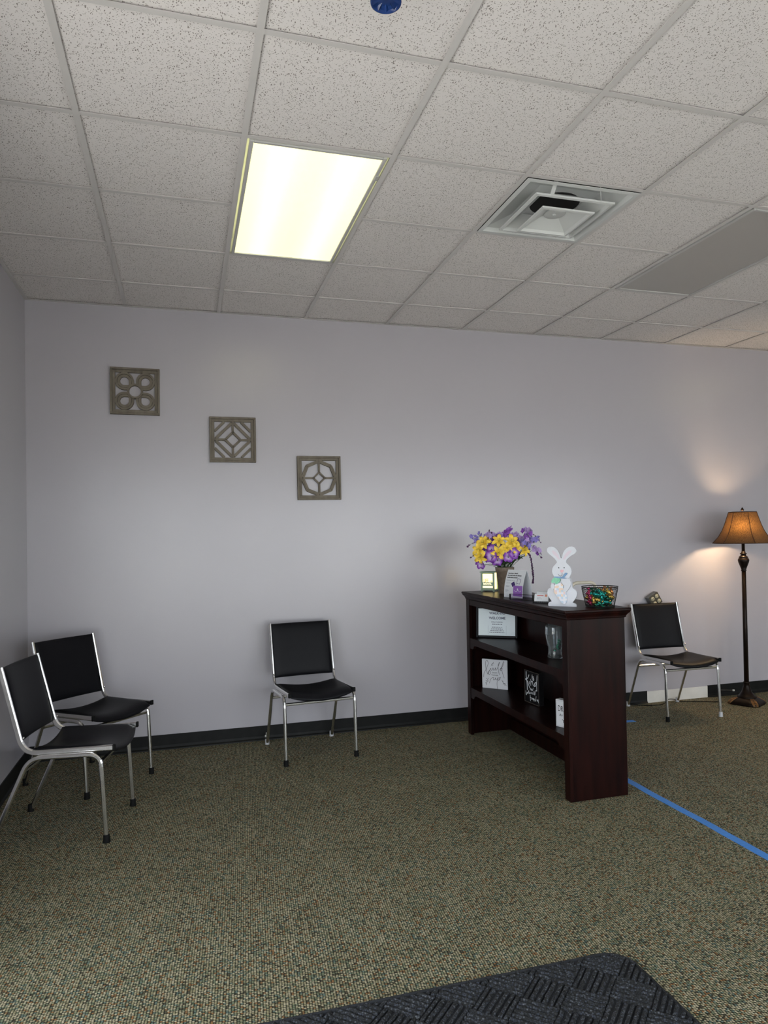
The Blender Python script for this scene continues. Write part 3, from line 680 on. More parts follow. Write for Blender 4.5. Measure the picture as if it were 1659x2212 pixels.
text_part('LIFE', 0.036, M_GREENDARK, t, (-0.012, -a - 0.001, 0.066), depth=0.001, sx=0.62); text_part('is', 0.020, M_GREENDARK, t, (0.027, -a - 0.001, 0.068), depth=0.001)
text_part('BEAUTIFUL.', 0.020, emis('lit_letters', (1.0, 0.86, 0.55), 0.8), t, (0, -a - 0.0032, 0.048), depth=0.0006, sx=0.62)
# flower pot
M_POT = noise_mat('brown_speckled_clay', (0.13, 0.095, 0.07), (0.19, 0.145, 0.11), 60, 0.6)
PX, PY = 2.4665, -0.628
t = thing('flower_pot', 'tall tapered brown clay pot holding the artificial bouquet', 'flower pot', (PX, PY, ZT))
MB().lathe([(0.040, 0.0), (0.043, 0.004), (0.058, 0.150), (0.062, 0.152), (0.065, 0.178), (0.063, 0.182), (0.056, 0.182), (0.054, 0.150), (0.040, 0.03), (0.0, 0.03)], 32).build('pot_body', M_POT, t)
MB().lathe([(0.0, 0.160), (0.0535, 0.160), (0.0535, 0.145), (0.0, 0.145)], 24).build('floral_foam', noise_mat('dark_moss', (0.012, 0.02, 0.01), (0.02, 0.035, 0.015), 80, 0.9), t)
# bouquet: local frame rotated so that +x runs to the right in view
BQ = R(-16.5); MZ = ZT + 0.165
M_YEL = noise_mat('yellow_petal', (0.80, 0.50, 0.03), (0.90, 0.66, 0.09), 60, 0.6); M_PUR = noise_mat('violet_petal', (0.16, 0.025, 0.32), (0.30, 0.10, 0.48), 70, 0.6)
M_PURW = None
def petunia_mat():
    m = mat('violet_white_petal', (0.2, 0.05, 0.4), 0.6); N, L, b = nodes(m)
    tc = N.new('ShaderNodeTexCoord'); ln = N.new('ShaderNodeVectorMath'); ln.operation = 'LENGTH'; L.new(tc.outputs['Object'], ln.inputs[0])
    r = ramp(N, [(0.004, (0.66, 0.60, 0.55)), (0.012, (0.60, 0.46, 0.66)), (0.026, (0.26, 0.07, 0.44)), (0.036, (0.15, 0.02, 0.30))]); L.new(ln.outputs['Value'], r.inputs[0]); L.new(r.outputs[0], b.inputs['Base Color']); return m
M_PURW = petunia_mat()
M_LAV = noise_mat('lavender_petal', (0.36, 0.22, 0.50), (0.44, 0.32, 0.60), 50, 0.6); M_BLUEV = noise_mat('blue_violet_petal', (0.15, 0.12, 0.42), (0.27, 0.22, 0.56), 50, 0.6)
M_STEM = noise_mat('dark_green_stem', (0.02, 0.045, 0.015), (0.035, 0.07, 0.02), 40, 0.7); M_LEAF = noise_mat('green_leaf', (0.025, 0.07, 0.018), (0.05, 0.13, 0.03), 30, 0.6)
M_DKPUR = noise_mat('plum_bud', (0.05, 0.012, 0.06), (0.10, 0.03, 0.11), 50, 0.7); M_STAMEN = mat('stamen_green', (0.30, 0.26, 0.03), 0.7)
def petal(L_, wd, curl, m, name='petal', cup=0.25, base=0.12):
    vs = []; fs = []; nl, nw = 7, 4
    for i in range(nl + 1):
        s_ = i / nl; ww = wd * (base + (1 - base) * math.sin(PI * min(1, s_ * 0.93 + 0.05)) ** 0.8) if i < nl else wd * 0.03
        x = L_ * s_; z = curl(s_) * L_
        for k in range(nw + 1):
            q = -1 + 2 * k / nw; vs.append((x, q * ww / 2, z + cup * abs(q) ** 1.6 * ww * (1 - 0.5 * s_)))
    for i in range(nl):
        for k in range(nw): q = i * (nw + 1) + k; fs.append((q, q + 1, q + nw + 2, q + nw + 1))
    n_ = len(vs); mb = MB(); mb.add(vs + [(x, y, z - 0.0006) for x, y, z in vs], fs + [tuple(n_ + i for i in f[::-1]) for f in fs], True)
    me = mb.mesh(name); me.materials.append(m); return me
P_LILY = petal(0.054, 0.027, lambda s_: 0.75 * s_ - 0.62 * s_ ** 3, M_YEL)
P_LAV = petal(0.031, 0.025, lambda s_: 0.35 * s_ - 0.1 * s_ * s_, M_LAV); P_BLU = petal(0.030, 0.023, lambda s_: 0.35 * s_, M_BLUEV); P_PUR = petal(0.028, 0.022, lambda s_: 0.4 * s_, M_PUR)
P_LEAF = petal(0.075, 0.026, lambda s_: 0.35 * s_ - 0.4 * s_ * s_, M_LEAF, 'leaf'); P_LEAFD = petal(0.06, 0.022, lambda s_: 0.3 * s_ - 0.3 * s_ * s_, M_STEM, 'leaf')
def petunia_mesh():
    # ruffled trumpet
    seg_, rings = 30, 6; vs = []; fs = []
    for i in range(rings + 1):
        s_ = i / rings; r_ = 0.003 + 0.033 * s_ ** 1.3
        for k in range(seg_):
            a_ = 2 * PI * k / seg_; wob = 0.0085 * s_ ** 2.5 * math.sin(5 * a_ + 0.5) + 0.005 * s_ ** 3 * math.sin(11 * a_)
            vs.append((r_ * (1 + 0.05 * s_ * math.cos(5 * a_)) * math.cos(a_), r_ * math.sin(a_) * (1 + 0.05 * s_ * math.cos(5 * a_)), -0.022 + 0.028 * s_ ** 0.55 - 0.006 * s_ ** 4 + wob))
    for i in range(rings):
        for k in range(seg_): k2 = (k + 1) % seg_; fs.append((i * seg_ + k, i * seg_ + k2, (i + 1) * seg_ + k2, (i + 1) * seg_ + k))
    n_ = len(vs); mb = MB(); mb.add(vs + [(x * 0.985, y * 0.985, z - 0.0008) for x, y, z in vs], fs + [tuple(n_ + i for i in f[::-1]) for f in fs], True)
    me = mb.mesh('bloom'); me.materials.append(M_PURW); return me
P_PET = petunia_mesh()
me_st = MB()
for k in range(6):
    a_ = k * PI / 3; me_st.sweep([(0, 0, 0), (0.003 * math.cos(a_), 0.003 * math.sin(a_), 0.015), (0.009 * math.cos(a_), 0.009 * math.sin(a_), 0.030)], 0.0012, 0.0012, seg=5).ball((0.009 * math.cos(a_), 0.009 * math.sin(a_), 0.031), 0.0024, 6, 4)
ME_STAMEN = me_st.mesh('stamen'); ME_STAMEN.materials.append(M_STAMEN)
def P_(px, py): return ((px - 782) / 8.73 / 314.0, (915 - py) / 8.73 / 314.0 + 0.012)
def flower_base(name, label, cat, group, s_, tt, dep, sag=0.0):
    t_ = thing(name, label, cat, (PX, PY, MZ), BQ, group)
    tip = Vector((s_, dep, tt)); b0 = Vector((max(-0.03, min(0.03, s_ * 0.25)), max(-0.03, min(0.03, dep * 0.3)), 0.0))
    mid = b0.lerp(tip, 0.5) + Vector((0, 0, 0.03 + sag))
    pts = [b0 * (1 - k / 8) ** 2 + mid * 2 * (k / 8) * (1 - k / 8) + tip * (k / 8) ** 2 for k in range(9)]
    MB().sweep(pts, 0.0032, 0.0032, seg=6).build('stem', M_STEM, t_)
    return t_, tip
def aim(d):
    return Vector(d).normalized().to_track_quat('Z', 'Y')
def place(me, name, parent, loc, quat, sc=1.0):
    o = link(name, me, parent); o.location = loc; o.rotation_mode = 'QUATERNION'; o.rotation_quaternion = quat; o.scale = (sc, sc, sc); return o
G_LILY = 'yellow lilies in the bouquet'; LN = -1
LWHERE = ['at the upper left of the bouquet', 'at the top middle of the bouquet', 'largest, at the top right of the middle of the bouquet', 'at the front and centre of the bouquet, facing out', 'at the far left of the bouquet', 'at the lower left of the bouquet, just above a violet bloom', 'small, right of the centre of the bouquet', 'at the right end of the lilies, beside green leaves', 'small, half hidden in the middle of the bouquet', 'small, behind the upper left lily of the bouquet']
PN = -1; PWHERE = ['largest, left of the front centre of the bouquet', 'low in the front of the bouquet, over the pot rim', 'in the lower middle of the bouquet', 'right of the lower middle of the bouquet', 'hanging alone at the lower left of the bouquet', 'half hidden among the lilies on the left of the bouquet']
for (px, py, dep, dx, dz, sc) in ((390, 440, -0.03, -0.5, 0.45, 1.05), (660, 420, -0.05, -0.1, 0.5, 1.0), (890, 440, -0.055, 0.15, 0.5, 1.15), (640, 620, -0.085, -0.1, -0.1, 1.05), (290, 570, -0.06, -0.5, 0.1, 1.0), (310, 690, -0.07, -0.5, -0.4, 1.0), (960, 540, -0.075, 0.3, 0.0, 0.85), (1120, 590, -0.05, 0.5, 0.2, 0.9), (790, 545, -0.085, 0.0, 0.2, 0.8), (440, 400, -0.02, -0.3, 0.7, 0.8)):
    s_, tt = P_(px, py); LN += 1
    t, tip = flower_base('yellow_lily', 'yellow artificial lily ' + LWHERE[LN], 'flower', G_LILY, s_, tt, dep)
    q = aim((dx, -1.0, dz)); spin = random.uniform(0, 1)
    for k in range(6):
        a_ = spin + k * PI / 3
        place(P_LILY, 'petal', t, tip, q @ Matrix.Rotation(a_, 3, 'Z').to_quaternion(), sc * (1 if k % 2 else 0.93))
    place(ME_STAMEN, 'stamen', t, tip, q, sc)
G_PET = 'violet and white ruffled blooms in the bouquet'
for (px, py, dep, dx, dz, sc) in ((500, 690, -0.09, -0.45, -0.1, 1.25), (610, 770, -0.085, -0.25, -0.5, 1.1), (820, 700, -0.10, 0.05, -0.3, 1.1), (920, 640, -0.10, 0.3, 0.1, 1.1), (310, 850, -0.05, -0.7, -0.7, 0.95), (510, 560, -0.07, -0.4, 0.2, 0.9)):
    s_, tt = P_(px, py); PN += 1
    t, tip = flower_base('violet_petunia', 'ruffled violet and white bloom ' + PWHERE[PN], 'flower', G_PET, s_, tt, dep)
    place(P_PET, 'bloom', t, tip, aim((dx, -1.0, dz)), sc)
def spike(label, group, petals, m_bud, px, py, dx, dz, length, nb, dep, rad=0.018):
    s_, tt = P_(px, py)
    t, tip = flower_base('delphinium_spike', label, 'flower', group, s_, tt, dep)
    d = Vector((dx, random.uniform(-0.2, 0.1), dz)).normalized(); end = tip + d * length
    MB().sweep([tip, tip.lerp(end, 0.5), end], 0.0022, 0.0022, seg=5).build('stem', M_STEM, t)
    for i in range(nb):
        k = i / max(1, nb - 1); a_ = i * 2.4; o_ = d.orthogonal().normalized(); o2 = d.cross(o_)
        out = (o_ * math.cos(a_) + o2 * math.sin(a_)); pos = tip.lerp(end, k) + out * rad * (1 - 0.6 * k)
        q = aim(out + Vector((0, -0.6, 0.1)))
        for n5 in range(5):
            place(petals[i % len(petals)], 'petal', t, pos, q @ Matrix.Rotation(n5 * 2 * PI / 5 + i, 3, 'Z').to_quaternion(), 0.85 * (1 - 0.35 * k))
LAVL, LAVG = 'lavender artificial flower spike at the top of the bouquet', 'lavender flower spikes in the bouquet'
spike(LAVL, LAVG, [P_LAV, P_PUR], M_DKPUR, 620, 380, -0.2, 1, 0.035, 5, 0.0)
spike(LAVL, LAVG, [P_LAV], M_DKPUR, 560, 330, -0.5, 0.7, 0.03, 4, 0.02)
spike('slim plum flower spike leaning up right at the top of the bouquet', None, [P_PUR], M_DKPUR, 800, 290, 0.75, 0.8, 0.065, 7, 0.0, 0.008)
spike('large lilac flower spike at the right side of the bouquet', None, [P_LAV, P_PUR, P_LAV], M_DKPUR, 1190, 480, 0.25, 1, 0.105, 10, -0.02, 0.026)
spike('blue violet flower spike at the right of the bouquet', None, [P_BLU, P_LAV], M_DKPUR, 1150, 530, 0.1, 0.9, 0.055, 8, -0.06, 0.024)
spike('blue violet flower spray reaching out at the upper left of the bouquet', None, [P_BLU], M_DKPUR, 270, 370, -0.7, 0.35, 0.045, 4, -0.01, 0.01)
spike('single dusky violet bloom standing up at the upper left of the bouquet', None, [P_BLU], M_DKPUR, 315, 300, 0.2, 0.9, 0.015, 2, 0.0, 0.005)
spike('lilac flower spray hanging out at the lower right of the bouquet', None, [P_LAV, P_PUR], M_DKPUR, 1370, 560, 0.35, -0.6, 0.045, 5, -0.02, 0.014)
spike('lilac flower spray at the upper right edge of the bouquet', None, [P_LAV, P_BLU], M_DKPUR, 1340, 400, 0.5, 0.2, 0.03, 4, -0.01, 0.012)
spike('lilac flower spike between the lilies and the right side of the bouquet', None, [P_LAV], M_DKPUR, 1010, 360, 0.1, 0.9, 0.03, 4, 0.01, 0.012)
for n_, (px, py, pp) in enumerate(((470, 340, [P_LAV]), (700, 330, [P_LAV, P_PUR]), (760, 330, [P_PUR, P_LAV]), (930, 350, [P_LAV]), (1080, 400, [P_LAV, P_PUR]), (1230, 330, [P_LAV, P_PUR]), (1260, 430, [P_BLU, P_LAV]), (1090, 480, [P_BLU, P_LAV]), (420, 600, [P_PUR]), (740, 520, [P_PUR, P_LAV]), (560, 470, [P_PUR]), (1180, 250, [P_LAV, P_PUR]), (1190, 560, [P_PUR, P_BLU]), (380, 760, [P_PUR]))):
    spike('small violet filler blossom tucked between the larger flowers of the bouquet', 'violet filler blossoms in the bouquet', pp, M_DKPUR, px, py, random.uniform(-0.3, 0.3), 0.8, 0.022, 5, random.uniform(-0.045, 0.0), 0.016)
def spray(label, pts, dep):
    P3 = [Vector((P_(*p)[0], dep, P_(*p)[1])) for p in pts]
    t = thing('bud_spray', label, 'flower', (PX, PY, MZ), BQ, None)
    line = smoothline([p[:] for p in [Vector((max(-0.03, min(0.03, P3[0].x * 0.3)), 0, 0))] + P3], 5)
    MB().sweep(line, 0.0022, 0.0022, seg=5).build('stem', M_STEM, t)
    for i in range(len(line) - 1, len(line) - 14, -2):
        mb = MB(); mb.ball((0, 0, 0), random.uniform(0.003, 0.0052), 7, 5, (1, 1, 1.5)); mb.build('bud', M_DKPUR, t, loc=line[i] + Vector((random.uniform(-0.006, 0.006), random.uniform(-0.006, 0.006), random.uniform(-0.004, 0.006))))
spray('thin spray of dark buds arching over the right side of the bouquet', [(1150, 420), (1290, 290), (1400, 370), (1460, 450)], 0.0)
spray('thin spray of dark buds drooping at the far right of the bouquet', [(1150, 560), (1340, 520), (1410, 650), (1470, 750)], -0.01)
spray('thin spray of dark buds drooping at the far left of the bouquet', [(400, 500), (220, 430), (130, 480), (85, 510)], -0.01)
spray('short spray of dark buds at the lower left of the bouquet', [(450, 700), (260, 660), (190, 680), (150, 720)], -0.02)
spray('dark bud spray sticking up at the top of the bouquet', [(640, 500), (560, 290), (500, 200)], 0.01)
# hanging plum tassel
t = thing('amaranth_strand', 'long plum coloured amaranth strand hanging down beside the bouquet', 'flower', (PX, PY, MZ), BQ)
line = smoothline([(0.02, 0, 0)] + [(P_(*p)[0], -0.01, P_(*p)[1]) for p in ((1000, 760), (1150, 660), (1230, 650), (1275, 760), (1300, 950), (1310, 1100), (1300, 1210))], 6)
MB().sweep(line, 0.003, 0.003, seg=6).build('stem', M_STEM, t)
mb = MB()
for i in range(14, len(line)):
    for k in range(4):
        p = line[i].lerp(line[min(i + 1, len(line) - 1)], k / 4); a_ = random.uniform(0, 6.28); mb.ball((p.x + 0.004 * math.cos(a_), p.y + 0.004 * math.sin(a_), p.z), 0.0042, 6, 4)
mb.build('tassel', M_DKPUR, t)
for (px, py, dep, n_) in ((700, 830, -0.05, 5), (880, 830, -0.05, 5), (790, 780, -0.03, 5), (800, 860, 0.03, 5), (1080, 720, -0.04, 4), (540, 850, -0.03, 3), (1000, 520, 0.0, 4), (520, 480, 0.02, 4)):
    s_, tt = P_(px, py); t, tip = flower_base('leaf_sprig', 'dark green artificial leaf sprig at the base of the bouquet', 'leaves', 'leaf sprigs in the bouquet', s_ * 0.8, tt * 0.8, dep)
    for k in range(n_):
        a_ = k * 2 * PI / n_ + random.uniform(0, 1); d = Vector((math.cos(a_) * 0.8 + s_ * 3, -0.5 + 0.8 * math.sin(a_), 0.5 + random.uniform(-0.4, 0.4)))
        place(P_LEAF if (px + k) % 3 == 0 else P_LEAFD, 'leaf', t, tip, d.normalized().to_track_quat('X', 'Z'), random.uniform(0.7, 1.0))

# table tent card
M_CARD = mat('white_card', (0.66, 0.68, 0.72), 0.45); M_VIOLET = mat('violet_print', (0.27, 0.11, 0.44), 0.5); M_NAVY2 = mat('navy_purple_print', (0.06, 0.03, 0.16), 0.5)
t = thing('tent_card', 'white folded tent card about a refund with a violet corner', 'card', (2.418, -0.925, ZT), R(-72))
TW, THh, TD = 0.170, 0.176, 0.042
def tent_pt(s_):  # height fraction -> bulging leg
    return -TD * (1 - s_) - 0.012 * math.sin(PI * s_), THh * s_
def panel(mb, sgn, x0, x1, s0, s1, off=0.0, th=0.0008, n=10):
    prev = []
    for i in range(n + 1):
        s_ = s0 + (s1 - s0) * i / n; y, z = tent_pt(s_); prev.append((y * sgn - off * sgn, z))
    vs = []; fs = []
    for (y, z) in prev:
        bul = 0.0
        vs += [(x0, y, z), (x1, y, z), (x0, y + th * sgn, z), (x1, y + th * sgn, z)]
    for i in range(n):
        o = 4 * i; fs += [(o, o + 1, o + 5, o + 4), (o + 2, o + 6, o + 7, o + 3), (o, o + 4, o + 6, o + 2), (o + 1, o + 3, o + 7, o + 5)]
    fs += [(0, 2, 3, 1), (4 * n, 4 * n + 1, 4 * n + 3, 4 * n + 2)]
    mb.add(vs, fs)
mb = MB(); panel(mb, 1, -TW / 2, TW / 2, 0, 1); mb.build('front_panel', M_CARD, t)
mb = MB(); panel(mb, -1, -TW / 2, TW / 2, 0, 1); mb.build('rear_panel', M_CARD, t)
mb = MB(); panel(mb, 1, 0.0, TW / 2 - 0.004, 0.06, 0.44, 0.0012 + 0.0006, 0.0006); mb.build('violet_block', M_VIOLET, t, 'violet printed block')
def on_front(z): y, _ = tent_pt(z / THh); return y - 0.0016
for k, s_ in enumerate(('Expecting a refund?', 'Get it fast with the ultimate', 'mobile bank account.')):
    text_part(s_, 0.0112, M_INK, t, (-TW / 2 + 0.014, on_front(0.150 - k * 0.013), 0.150 - k * 0.013), align='LEFT', shear=0.25, bold=0.0001)
mb = MB(); random.seed(5)
for (x0, x1, z) in ((-0.07, 0.01, 0.108), (-0.07, -0.03, 0.090), (-0.07, -0.035, 0.072), (-0.07, -0.045, 0.067), (-0.07, -0.05, 0.046), (-0.07, -0.042, 0.041), (-0.07, -0.05, 0.036), (-0.06, -0.045, 0.018), (-0.06, -0.03, 0.008)): greek(mb, x0, x1, z, 0.003, on_front(z))
mb.build('fine_print', M_GREYPRINT, t)
MB().box(-0.015, 0.015, -0.0006, 0, -0.013, 0.013).build('card_print', M_NAVY2, t, loc=(-0.004, on_front(0.085) - 0.0002, 0.085), rot=(R(-4), R(-28), 0))
mb = MB(); 
for st in ([(0.022, 0.078), (0.036, 0.120), (0.058, 0.118), (0.062, 0.112), (0.046, 0.078)], [(0.026, 0.092), (0.044, 0.090)]): ribbon(mb, st, 0.0022, on_front(0.1) - 0.0016, 4)
mb.build('phone_outline', M_NAVY2, t)
mb = MB(); mb.ball((0.04, on_front(0.055) - 0.0012, 0.055), 0.006, 10, 6, (1, 0.15, 1)); 
ribbon(mb, [(0.012, 0.046), (0.03, 0.040), (0.045, 0.050), (0.06, 0.040), (0.074, 0.048)], 0.0025, on_front(0.045) - 0.0022); mb.build('emblem', M_WHITEINK, t)

# clear acrylic holder in front of the tent card
M_ACRYL = mat('smoky_acrylic', (0.80, 0.76, 0.86), 0.03, 0, Transmission_Weight=1.0, IOR=1.1)
t = thing('acrylic_tray', 'low smoky acrylic tray with black ends before the tent card', 'tray', (2.350, -1.135, ZT), R(-62))
MB().bbox(-0.085, 0.085, -0.022, 0.022, 0, 0.003, 0.001).build('base', M_BLACK, t)
MB().box(-0.084, 0.084, -0.022, -0.019, 0.0032, 0.036).build('front_panel', M_ACRYL, t)
for sx in (-1, 1): MB().bbox(sx * 0.085 - 0.003, sx * 0.085 + 0.003, -0.023, -0.012, 0.0032, 0.0362, 0.001).build('end_post', M_BLACK, t)
MB().bbox(-0.083, 0.083, -0.0235, -0.0185, 0.0365, 0.0385, 0.0005).build('rim', M_BLACK, t)
# stack of white cards and small violet box
t = thing('card_stack', 'low stack of white cards behind the acrylic tray', 'cards', (2.467, -1.165, ZT), R(-40))
for k in range(6): MB().box(-0.034 + 0.001 * k, 0.034 + 0.001 * k, -0.024, 0.024, k * 0.009, k * 0.009 + 0.0085).build('card_bundle', M_CARD if k > 1 else mat('grey_card', (0.33, 0.33, 0.36), 0.6), t)
t = tag(MB().bbox(-0.017, 0.017, -0.012, 0.012, 0, 0.045, 0.002).build('card_pack', M_VIOLET, loc=(2.530, -1.195, ZT), rot=(0, 0, R(-30))), 'small violet card pack behind the white cards', 'card pack')
t = tag(MB().bbox(-0.022, 0.022, -0.006, 0.006, 0, 0.088, 0.004).build('violet_card', M_VIOLET, loc=(2.470, -1.315, ZT), rot=(0, 0, R(-40))), 'violet card standing behind the white rabbit', 'card')
# business card holder
t = thing('business_card_holder', 'black wire holder with white business cards beside the rabbit', 'card holder', (2.362, -1.352, ZT), R(-45))
mb = MB()
for k in range(9): mb.sweep([(-0.044 + k * 0.011, -0.020, 0.004), (-0.044 + k * 0.011, 0.020, 0.004), (-0.044 + k * 0.011, 0.024, 0.03)], 0.0022, 0.0022, seg=6)
mb.sweep([(-0.046, -0.020, 0.004), (0.046, -0.020, 0.004)], 0.003, 0.003, seg=6).sweep([(-0.046, -0.021, 0.012), (0.046, -0.021, 0.012)], 0.003, 0.003, seg=6).sweep([(-0.046, 0.022, 0.004), (0.046, 0.022, 0.004)], 0.003, 0.003, seg=6)
for k in range(9): mb.sweep([(-0.044 + k * 0.011, -0.0205, 0.003), (-0.044 + k * 0.011, -0.0215, 0.013)], 0.0022, 0.0022, seg=6)
mb.build('wire_frame', M_BLACK, t)
cards = MB().bbox(-0.042, 0.042, -0.006, 0.006, 0.0, 0.050, 0.0008).build('card_block', M_CARD, t, loc=(0, -0.004, 0.0065), rot=(R(-18), 0, 0))
mb = MB(); mb.box(-0.026, 0.012, -0.0068, -0.0061, 0.036, 0.041); mb.build('red_print', mat('red_print', (0.55, 0.13, 0.13), 0.6), cards)
mb = MB(); mb.box(0.020, 0.034, -0.0068, -0.0061, 0.032, 0.045); mb.build('logo_print', mat('salmon_print', (0.62, 0.25, 0.17), 0.6), cards)
mb = MB(); greek(mb, -0.026, -0.005, 0.025, 0.003, -0.0068); greek(mb, -0.026, 0.002, 0.017, 0.003, -0.0068); mb.build('fine_print', M_GREYPRINT, cards)

# rabbit cut-out
M_RABBIT = noise_mat('white_painted_wood', (0.60, 0.61, 0.66), (0.56, 0.57, 0.62), 20, 0.5)
OUT = [(290,2050),(280,1990),(300,1940),(350,1915),(400,1900),(360,1840),(320,1780),(285,1700),(262,1620),(275,1540),(310,1490),(360,1465),(385,1460),(385,1400),(400,1330),(410,1250),(440,1180),(490,1130),(480,1090),(445,1020),(428,940),(440,850),(480,780),(540,720),(585,670),(590,640),(560,590),(500,520),(420,450),(340,390),(295,340),(275,280),(290,210),(340,170),(410,157),(480,165),(560,210),(620,280),(665,360),(700,450),(725,530),(740,530),(765,450),(790,370),(840,280),(910,210),(1000,165),(1080,157),(1160,190),(1215,270),(1210,330),(1150,390),(1060,440),(970,510),(900,580),(885,640),(900,690),(960,740),(1010,800),(1040,870),(1050,940),(1035,1020),(1000,1090),(975,1130),(1020,1180),(1045,1260),(1060,1350),(1065,1440),(1090,1480),(1150,1510),(1200,1570),(1213,1640),(1195,1720),(1150,1800),(1090,1880),(1060,1920),(1110,1940),(1160,1960),(1185,2010),(1180,2050)]
ru = 0.1737e-3 * 1.01
RP = lambda p: ((p[0] - 735) * ru, (2050 - p[1]) * ru * 1.005)
t = thing('rabbit_figure', 'white wooden rabbit cut-out holding a patchwork carrot', 'figurine', (2.3785, -1.5635, ZT), R(-42.9))
MB().prism([RP(p) for p in OUT], 0.0, 0.014, 'y').build('body', M_RABBIT, t)
M_PINK = mat('pale_pink_paint', (0.62, 0.53, 0.60), 0.6)
for pts in ([(430,290),(500,280),(590,360),(650,450),(690,560),(640,560),(570,480),(470,390)], [(1050,270),(1070,310),(1020,370),(920,470),(850,560),(790,570),(820,470),(870,390),(960,300)]):
    MB().prism([RP(p) for p in pts], -0.0008, 0.0, 'y').build('inner_ear', M_PINK, t, 'pale pink inner ear')
for c_ in ((645, 830), (820, 828)):
    x, z = RP(c_); MB().ball((x, 0.0, z), 0.0034, 10, 6, (1, 0.4, 1)).build('eye', M_INK, t)
MB().prism([RP(p) for p in ((690,925),(720,890),(760,900),(800,890),(805,940),(750,990),(715,970))], -0.0016, 0, 'y').build('nose', mat('pink_nose', (0.72, 0.42, 0.46), 0.6), t)
mb = MB(); ribbon(mb, [RP(p) for p in ((620,1025),(645,1065),(690,1088),(735,1068),(752,1020),(750,985))], 0.0018, -0.0002); mb.build('mouth', M_INK, t)
M_BOW = noise_mat('blue_ribbon', (0.14, 0.26, 0.44), (0.20, 0.34, 0.52), 40, 0.5)
bow = MB(); bow.prism([RP(p) for p in ((495,1105),(720,1110),(790,1120),(790,1165),(700,1165),(510,1150))], -0.004, 0.0, 'y')
bow.prism([RP(p) for p in ((730,1165),(770,1110),(820,1030),(860,985),(905,985),(925,1010),(880,1070),(820,1130))], -0.006, -0.001, 'y').prism([RP(p) for p in ((790,1130),(975,1175),(960,1215),(780,1165))], -0.005, -0.001, 'y')
bow.build('bow', M_BOW, t, 'blue ribbon bow')
def patch():
    m = mat('pastel_patchwork', (0.7, 0.6, 0.6), 0.6); N, L, b = nodes(m); tc = N.new('ShaderNodeTexCoord')
    v = N.new('ShaderNodeTexVoronoi'); v.inputs['Scale'].default_value = 85; v.distance = 'CHEBYCHEV'; v.inputs['Randomness'].default_value = 0.4; L.new(tc.outputs['Object'], v.inputs['Vector'])
    s_ = N.new('ShaderNodeSeparateColor'); L.new(v.outputs['Color'], s_.inputs[0])
    r = ramp(N, [(0, (0.72, 0.72, 0.76)), (0.3, (0.50, 0.60, 0.72)), (0.55, (0.76, 0.58, 0.46)), (0.72, (0.72, 0.55, 0.56)), (0.85, (0.70, 0.70, 0.78))], 'CONSTANT'); L.new(s_.outputs[0], r.inputs[0]); L.new(r.outputs[0], b.inputs['Base Color']); return m
car = MB().prism([RP(p) for p in ((520,1360),(640,1320),(720,1310),(790,1380),(800,1500),(870,1590),(900,1750),(890,1900),(840,1970),(790,1975),(700,1900),(640,1800),(560,1690),(490,1610),(490,1500))], -0.009, 0.0, 'y').build('carrot', patch(), t, 'pastel patchwork carrot')
lf = MB().prism([RP(p) for p in ((440,1310),(410,1290),(420,1220),(470,1180),(490,1140),(580,1150),(640,1160),(690,1170),(700,1230),(660,1290),(600,1340),(560,1350),(520,1300))], -0.009, 0.0, 'y').build('carrot_leaves', noise_mat('mint_green_paint', (0.18, 0.50, 0.27), (0.26, 0.60, 0.45), 60, 0.6), t, 'green carrot leaves')
MB().prism([RP(p) for p in ((740,1180),(860,1165),(960,1150),(1020,1190),(1040,1300),(1020,1400),(960,1500),(890,1580),(800,1580),(780,1540),(820,1440),(810,1390),(770,1330),(735,1260))], -0.013, -0.0005, 'y').build('arm', M_RABBIT, t)
MB().prism([RP(p) for p in ((400,1380),(430,1340),(490,1330),(520,1390),(510,1470),(470,1520),(420,1490),(390,1430))], -0.013, -0.0005, 'y').build('paw', M_RABBIT, t)

# wire basket with foil candies
BKX, BKY = 2.5625, -1.652
t = thing('wire_basket', 'round black wire mesh basket filled with foil candies', 'basket', (BKX, BKY, ZT))
RT, RB, BH = 0.0975, 0.077, 0.109
mb = MB(); n = 40
ringp = lambda r_, z_: [(r_ * math.cos(2 * PI * k / n), r_ * math.sin(2 * PI * k / n), z_) for k in range(n + 1)]
MB().sweep(ringp(RT, BH), 0.0045, 0.0045, seg=8).sweep(ringp(RT - 0.002, BH - 0.011), 0.003, 0.003, seg=6).build('rim', M_BLACK, t)
mb = MB(); mb.sweep(ringp(RB, 0.003), 0.004, 0.004, seg=6); mb.lathe([(0.0, 0.001), (RB, 0.001), (RB, 0.003), (0.0, 0.003)], 32); mb.build('base', M_BLACK, t)
mb = MB(); NW = 40
for sgn in (-1, 1):
    for k in range(NW):
        a0 = 2 * PI * k / NW; pts = []
        for i in range(7):
            q = i / 6; r_ = RB + (RT - RB) * q; a_ = a0 + sgn * q * 0.95; pts.append((r_ * math.cos(a_), r_ * math.sin(a_), 0.003 + (BH - 0.014) * q))
        mb.sweep(pts, 0.0014, 0.0014, seg=4)
for k in range(56):
    a_ = 2 * PI * k / 56; mb.sweep([((RT - 0.002) * math.cos(a_), (RT - 0.002) * math.sin(a_), BH - 0.011), (RT * math.cos(a_ + 0.056), RT * math.sin(a_ + 0.056), BH)], 0.0014, 0.0014, seg=4)
mb.build('wire_mesh', M_BLACK, t, kind='stuff')
